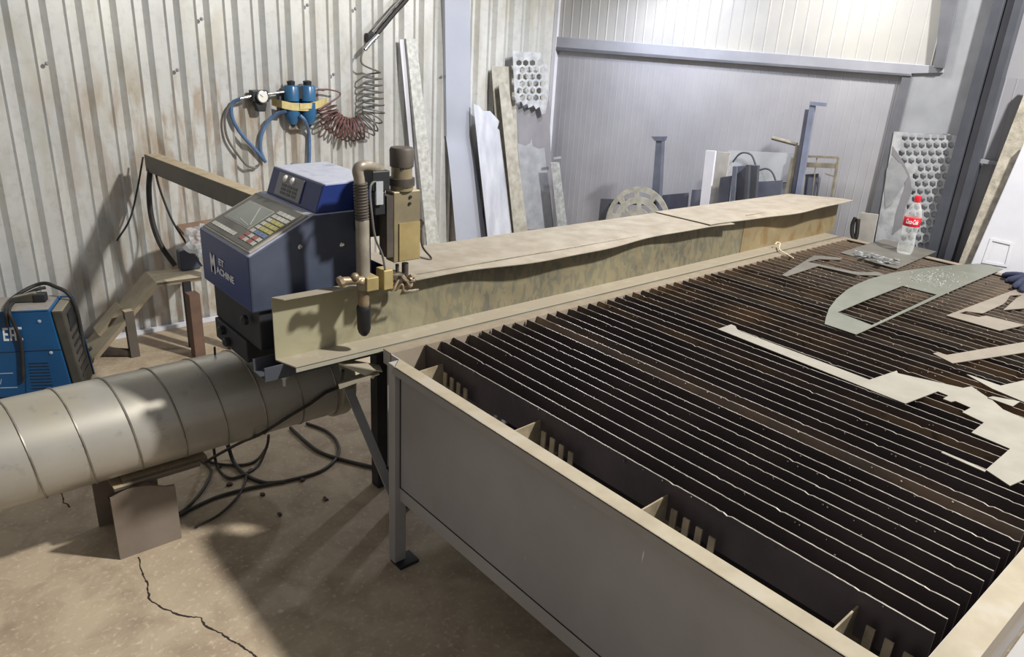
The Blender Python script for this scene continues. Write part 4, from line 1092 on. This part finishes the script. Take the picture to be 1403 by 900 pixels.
# clear plastic sheet
m = MB(); m.prism([pw(x, y, .12) for x, y in [(999, 206), (1092, 210), (1078, 300), (985, 300)]], WN*.003); o = m.build('plastic_sheet', 'film'); tag(o, 'hazy clear plastic sheet leaning behind the dark sections', 'sheet')
ground(o, .1)
# bent tube and tan post stand
m = MB(); m.tube([pw(1058, 189, .12), pw(1092, 198, .12)], .012, 8); m.tube([pw(1093, 199, .12), pw(1080, 285, .12)], .014, 8); m.prism([pw(x, y, .15) for x, y in [(1084, 216), (1091, 216), (1081, 275), (1073, 275)]], -WN*.01)
m.tube([pw(1050, 249, .13), pw(1095, 250, .13)], .006, 8)
q_ = pw(1080, 285, .12); m.tube([q_, V3((q_.x, q_.y, 0))], .014, 8)
o = m.build('tube_stand', 'frame_tan', smooth=True); tag(o, 'tan tube stand with bent top before the back wall', 'stand')
# tall blue grey channel with U head
m = MB(); m.prism([pw(x, y, .18) for x, y in [(1110, 139), (1117, 140), (1098, 300), (1090, 300)]], -WN*.02)
m.prism([pw(x, y, .185) for x, y in [(1110, 139), (1132, 141), (1131, 146), (1109, 144)]], -WN*.015)
o = m.build('tall_channel', 'blue_grey_l'); tag(o, 'tall blue grey channel with hooked top leaning on back wall', 'channel')
ground(o, .2)
m = MB(); m.prism([pw(x, y, .16) for x, y in [(1103, 150), (1107, 150), (1088, 300), (1083, 300)]], -WN*.015); o = m.build('flat_strip', 'blue_grey'); tag(o, 'narrow dark strip just left of the tall channel', 'strip')
ground(o, .2)
# wire frame of a basket
gf = [pw(x, y, .08) for x, y in [(1104, 214), (1149, 216), (1136, 290), (1096, 290)]]
m = MB()
for i in range(4): m.bar(gf[i], gf[(i+1) % 4], .014, .014)
m.bar(gf[0].lerp(gf[3], .15), gf[1].lerp(gf[2], .15), .008, .03); m.bar(gf[0].lerp(gf[1], .35), gf[3].lerp(gf[2], .35), .005, .005); m.bar(gf[1].lerp(gf[2], .35), gf[0].lerp(gf[1], .55).lerp(gf[2], .3), .008, .008)
for q_ in (gf[2], gf[3]): m.bar(q_, (q_.x, q_.y, 0), .012, .012)
o = m.build('metal_rack', 'frame_tan'); tag(o, 'square tan steel rack frame right of the tall channel', 'rack')
wq('steel_plate', [(1101, 239), (1121, 238), (1124, 300), (1096, 300)], .05, .012, 'dark plate standing inside the square tan frame', 'plate', 'blue_grey', floor_it=True)

# right side
h = [q for q in hexes(1228, 183, 1309, 352, 8, 16, .46, drop=lambda u, v: (u < .45 and v > .24) or (u < .12) or v > .93, shx=-33)]
m = MB(); Q = [pw(x, y, .03) for x, y in [(1225, 180), (1314.5, 186), (1279, 366), (1201, 366)]]
m.loops([Q]+[[pw(x, y, .03) for x, y in hh] for hh in h], WN*.002); ps = m.build('perforated_sheet', 'skeleton'); tag(ps, 'galvanized sheet full of round punched holes leaning behind the bottle', 'sheet')
ground(ps, .03)
m = MB(); m.prism([pw(x, y, .034) for x, y in [(1222, 215), (1236, 226), (1244, 242), (1232, 262), (1220, 280), (1213, 285), (1212, 260), (1215, 232)]], WN*.0008); m.build('bright_patch', 'silver', ps)
m = MB(); m.prism([pw(x, y, .033) for x, y in [(1223, 200), (1238, 222), (1246, 240), (1250, 262), (1240, 285), (1236, 310), (1222, 322), (1228, 290), (1240, 255), (1238, 228), (1222, 212)]], WN*.0006); m.build('dark_patch', 'mid_sheet', ps)
wq('grey_board', [(1179, 291), (1203, 294), (1199, 345), (1171, 345)], .12, .012, 'small grey board standing by the far end of the table', 'board', 'offboard', floor_it=True)
wtube([(1172, 298), (1168, 308), (1168, 322), (1173, 325), (1176, 300)], .16, .012, 'rubber_loop', 'small black rubber loop at the far end of the rail', 'loop', 'rubber')
# rough board and white panel leaning at the right
nR = (WN + V3((0, 0, .07))).normalized()
def pr_(x, y, off): return on_plane(x, y, nR, nR.dot(wall_pt(3.2, 1.7, .04)) + off)
def ext_floor(P, idx_pairs):
    for bi, ti in idx_pairs:
        dv = P[bi]-P[ti]
        if dv.z < -1e-4: P[bi] = P[bi] + dv*(P[bi].z/(-dv.z))
    return P
P = ext_floor([pr_(x, y, .0) for x, y in [(1411, 112), (1450, 116), (1345, 365), (1316, 358)]], ((2, 1), (3, 0)))
m = MB(); m.prism(P, nR*.03); o = m.build('rough_board', 'board'); tag(o, 'rough speckled board edge leaning at the right of the room', 'board')
P = ext_floor([pr_(x, y, .05) for x, y in [(1404, 196), (1560, 215), (1490, 392), (1330, 365)]], ((2, 1), (3, 0)))
m = MB(); m.prism(P, nR*.03); wp_ = m.build('white_door_panel', 'white_panel', bevel=.005); tag(wp_, 'large white panel with recessed pocket leaning at the right edge', 'panel')
m = MB(); Qo = [(1357, 326), (1388, 333), (1380, 366), (1345, 360)]; Qi = [(1360, 330), (1384, 335.5), (1377, 362), (1350, 357.5)]
m.loops([[pr_(x, y, .0815) for x, y in Qo], [pr_(x, y, .0815) for x, y in Qi]], nR*.002); m.build('pocket_rim', 'white_panel', wp_)

# ================================================================== THINGS ON THE SLATS
ZS = .7705
def sheet(name, loops_, label, cat, mat, z=ZS, th=.0025, group=None):
    m = MB(); m.loops([[pz(x, y, z) for x, y in lp_] for lp_ in loops_], (0, 0, th))
    o = m.build(name, mat); return tag(o, label, cat, group)
def z6(p): return (1163+p[0]/4.7375, 490+p[1]/4.7375)
def z5(p): return (1163+p[0]/5.625, 330+p[1]/5.625)
def c6(p): return (933+p[0]/2.985, 300+p[1]/2.985)
long_ = [c6(p) for p in [(150, 452), (205, 433), (222, 440), (232, 457), (770, 660)]] + [z6(p) for p in [(310, 88), (318, 105), (740, 200), (795, 190), (860, 235), (930, 280), (1000, 340), (1137, 400), (1330, 470), (1330, 760), (1150, 790), (1045, 836), (888, 732), (1045, 595), (795, 490), (875, 425), (735, 357), (790, 328), (690, 285), (660, 290), (610, 270), (645, 250), (575, 222), (365, 302)]]
sheet('cut_sheet', [long_], 'pale offcut skeleton with long narrow arm across the slats', 'offcut', 'cut')
arc_o = [c6(p) for p in [(587, 431), (592, 405), (605, 368), (635, 328), (680, 290), (720, 268), (770, 247), (860, 222), (960, 206), (1100, 191), (1215, 184), (1265, 190), (1318, 206), (1170, 268), (1062, 316), (992, 348), (735, 466), (715, 474)]]
arc_h = [c6(p) for p in [(640, 383), (760, 332), (905, 275), (1046, 311), (985, 340), (780, 436)]]
sheet('cut_sheet', [arc_o, arc_h], 'large grey offcut with curved edge and open window strewn with bits', 'offcut', 'cut_green', ZS+.0030)
sheet('cut_sheet', [[(1151, 346.5), (1181, 337), (1211, 328), (1283, 345), (1229, 368.5), (1222, 367)]], 'dull square plate under the bottle at the far end', 'plate', 'cut_grey')
sheet('cut_sheet', [[c6(p) for p in [(412, 231), (480, 190), (545, 150), (600, 155), (660, 161), (652, 169), (565, 165), (516, 177), (560, 185), (690, 214), (750, 220), (800, 218), (842, 234), (720, 230), (560, 194), (430, 237)]]], 'thin pointed triangular offcut left of the curved sheet', 'offcut', 'cut_grey', ZS)
sheet('cut_sheet', [[z5(p) for p in [(750, 578), (1270, 382), (1400, 360), (1400, 420), (1300, 420), (1240, 425), (1215, 465), (1190, 490), (1030, 562), (900, 545), (850, 560), (1000, 590), (1060, 580), (1360, 652), (1160, 696)]]], 'tan hooked offcut near the right edge beyond the curved sheet', 'offcut', 'cut_tan')
sheet('cut_sheet', [[z5(p) for p in [(1190, 536), (1290, 445), (1400, 385), (1500, 400), (1450, 515)]]], 'tan pointed offcut lying across the hooked one at the right', 'offcut', 'cut_tan', ZS+.003)
sheet('cut_sheet', [[c6(p) for p in [(1030, 552), (1048, 547), (1088, 558), (1403, 505), (1500, 488), (1500, 532), (1403, 548), (1110, 592)]]], 'long tan strip lying crosswise in front of the hooked offcut', 'strip', 'cut_tan')
sheet('cut_sheet', [[z6(p) for p in [(762, 112), (790, 118), (985, 185), (1137, 150), (1300, 130), (1300, 330), (1137, 292), (930, 205)]]], 'pale pointed sheet behind the skeleton at the right edge', 'sheet', 'cut')
sheet('cut_sheet', [[z6(p) for p in [(900, 262), (935, 255), (1110, 288), (1062, 320)]]], 'small pale wedge offcut tucked behind the big skeleton', 'offcut', 'cut', ZS+.003)
sheet('metal_strip', [[z6(p) for p in [(598, 620), (610, 612), (890, 735), (880, 745)]]], 'thin bright sliver touching the point of the pale skeleton', 'sliver', 'cut')
# pile of small cut parts
rp = random.Random(21)
for i in range(20):
    x = rp.gauss(1199, 16); y = 352 + (x-1195)*.14 + rp.gauss(0, 3)
    x = min(max(x, 1176), 1230)
    c = pz(x, y, ZS+.003+.0035*i/3); L = rp.uniform(.03, .065); W_ = rp.uniform(.015, .03); an = rp.uniform(0, 6.28)
    d1 = V3((math.cos(an), math.sin(an), rp.uniform(-.06, .06))); d2 = V3((-math.sin(an), math.cos(an), rp.uniform(-.15, .15)))
    m = MB(); m.prism([c-d1*L/2-d2*W_/2, c+d1*L/2-d2*W_/2, c+d1*L*.3+d2*W_/2, c+d2*W_*.1, c-d1*L*.4+d2*W_/2], (0, 0, .0025))
    o = m.build('cut_part', 'scrap'); tag(o, 'small cut steel piece in the heap left of the bottle', 'part', 'heap of cut pieces')
    zmin = min(v.co.z for v in o.data.vertices)
    o.location.z = max(o.location.z, ZS+.0027)
# crumbs strewn on the curved sheet
m = MB()
for i in range(240):
    p = c6((rp.gauss(1040, 55), 0)); x = p[0]; x = min(max(x, 1228), 1345)
    y = 382 + (x-1290)*-.03 + rp.gauss(0, 6)
    c = pz(x, y, ZS+.0056); s = rp.uniform(.002, .009); an = rp.uniform(0, 6.28)
    m.prism([c+V3((s*math.cos(an+k_*2.1), s*math.sin(an+k_*2.1)*.6, 0)) for k_ in range(3)], (0, 0, rp.uniform(.001, .004)))
o = m.build('metal_crumbs', 'crumb'); tag(o, 'bright metal crumbs strewn over the curved offcut', 'crumbs'); o['kind'] = 'stuff'

# bottle
zb0 = ZS+.0028
bp = pz(1237, 347, zb0); bp2 = V3((bp.x+.015, bp.y+.0, zb0))
top_ = ray(1257, 268); dd = math.hypot(bp2.x, bp2.y); H_ = HC + top_.z*dd/math.hypot(top_.x, top_.y) - zb0
bt = empty('bottle', bp2, 'clear plastic cola bottle with red label standing on the plate', 'bottle')
R_ = .043
bprof = [(.018, .004), (.036, 0), (.041, .012), (.042, .05), (.039, .085), (.038, .11), (.041, .14), (.043, .16), (.043, .205), (.042, .215), (.034, .25), (.020, .28), (.0145, .293), (.0145, .305)]
sc = H_/.325
m = MB(); m.lathe([(r_*sc, h_*sc) for r_, h_ in bprof], bp2, n=32); m.build('body', 'clear', bt, smooth=True)
m = MB(); n_ = 40
lp_ = [(.0434, .158), (.0440, .159), (.0440, .207), (.0434, .208)]
rings = [[m.bm.verts.new(bp2+V3((r_*sc*math.cos(2*math.pi*k_/n_), r_*sc*math.sin(2*math.pi*k_/n_), h_*sc))) for k_ in range(n_)] for r_, h_ in lp_]
for i in range(4):
    for k_ in range(n_): m.face([rings[i][k_], rings[i][(k_+1) % n_], rings[(i+1) % 4][(k_+1) % n_], rings[(i+1) % 4][k_]])
lb = m.build('label_band', 'red', bt, smooth=True)
m = MB(); m.lathe([(.0165*sc, .300*sc), (.0165*sc, .322*sc), (.015*sc, .325*sc)], bp2, n=24); m.build('cap', 'red', bt, smooth=True)
m = MB(); m.lathe([(.0155*sc, .290*sc), (.0175*sc, .291*sc), (.0175*sc, .296*sc), (.0155*sc, .297*sc)], bp2, n=24); m.build('neck_ring', 'red', bt, smooth=True)
# script lettering bent round the label
cu = bpy.data.curves.new('script', 'FONT'); cu.body = 'Coca-Cola'; cu.size = .030; cu.extrude = .0004; cu.shear = .35; cu.align_x = 'CENTER'; cu.offset = .0008
to_ = bpy.data.objects.new('script', cu); COL.objects.link(to_)
dg = bpy.context.evaluated_depsgraph_get(); dg.update()
me = bpy.data.meshes.new_from_object(to_.evaluated_get(dg)); bpy.data.objects.remove(to_)
va = math.atan2(-bp2.y, -bp2.x); RR = .0442*sc
xs_ = [v.co.x for v in me.vertices]; wtx = max(xs_)-min(xs_); kx = .068*sc/wtx*.95
for v in me.vertices:
    an = va + v.co.x*kx/RR; h_ = .174*sc + v.co.y*1.15
    v.co = V3(((RR+v.co.z+.0003)*math.cos(an), (RR+v.co.z+.0003)*math.sin(an), h_))
me.materials.clear(); me.materials.append(M['lettering'])
lo_ = bpy.data.objects.new('lettering', me); COL.objects.link(lo_); lo_.parent = lb; lo_['_o'] = tuple(bp2)

# twisted wire
cable([pz(*(980+x_/5.625, 260+y_/5.625), ZS+.002+h_) for x_, y_, h_ in ((462, 420, .02), (478, 404, .03), (500, 415, .025), (492, 440, .015), (500, 466, .008), (545, 494, .003), (602, 526, .002))], .0035, 'wire', 'pale twisted wire lying on the slats beside the rail', 'tie_wire', 'wire')
# glove
m = MB(); gc = pz(1412, 384, ZS+.03)
m.ball(gc, .05, (1.3, 1.0, .5), 16)
for (x, y, e) in ((1376, 377, 0), (1380, 385, 0), (1390, 393, 0), (1400, 398, 0)):
    t_ = pz(x, y, ZS+.012); m.tube(smooth_path([gc, gc.lerp(t_, .5)+V3((0, 0, .012)), t_], 6), [.02]*6+[.017]*6+[.012], 10); m.ball(t_, .012, n=8)
m.tube(smooth_path([gc, gc+V3((.08, -.06, .0)), gc+V3((.14, -.12, 0))], 6), .034, 14)
o = m.build('work_glove', 'glove', smooth=True); tag(o, 'dark navy work glove lying on the right edge of the slats', 'glove')

# ================================================================== LIGHT
def lamp(name, loc, target, power, size, col, spread=math.pi):
    ld = bpy.data.lights.new(name, 'AREA'); ld.shape = 'DISK'; ld.size = size; ld.energy = power; ld.color = col; ld.spread = spread
    o = bpy.data.objects.new(name, ld); COL.objects.link(o); o.location = loc
    o.rotation_euler = (V3(target)-V3(loc)).to_track_quat('-Z', 'Y').to_euler()
    return o
lamp('work_lamp', (3.19, -.45, 4.1), (1.6, 2.2, .4), 270, .26, (1, .97, .91))
lw_ = pw(850, -70, .6)
lamp('wall_lamp', lw_, lw_ + V3((-.1, -.25, -1)), 19, .16, (.84, .88, 1.0))
lw2 = pw(1150, -95, .45)
lamp('wall_lamp', lw2, lw2 + V3((.1, 0, -1)), 6, .12, (1, .95, .88))
wd = bpy.data.worlds.new('world'); SC.world = wd; wd.use_nodes = True
bg = wd.node_tree.nodes['Background']; bg.inputs[0].default_value = (1.0, .99, .99, 1); bg.inputs[1].default_value = .20
SC.view_settings.view_transform = 'Standard'
SC.view_settings.look = 'None'
SC.view_settings.gamma = 1
SC.view_settings.use_curve_mapping = False
SC.view_settings.exposure = .5
for o in bpy.data.objects:
    if '_o' in o: del o['_o']
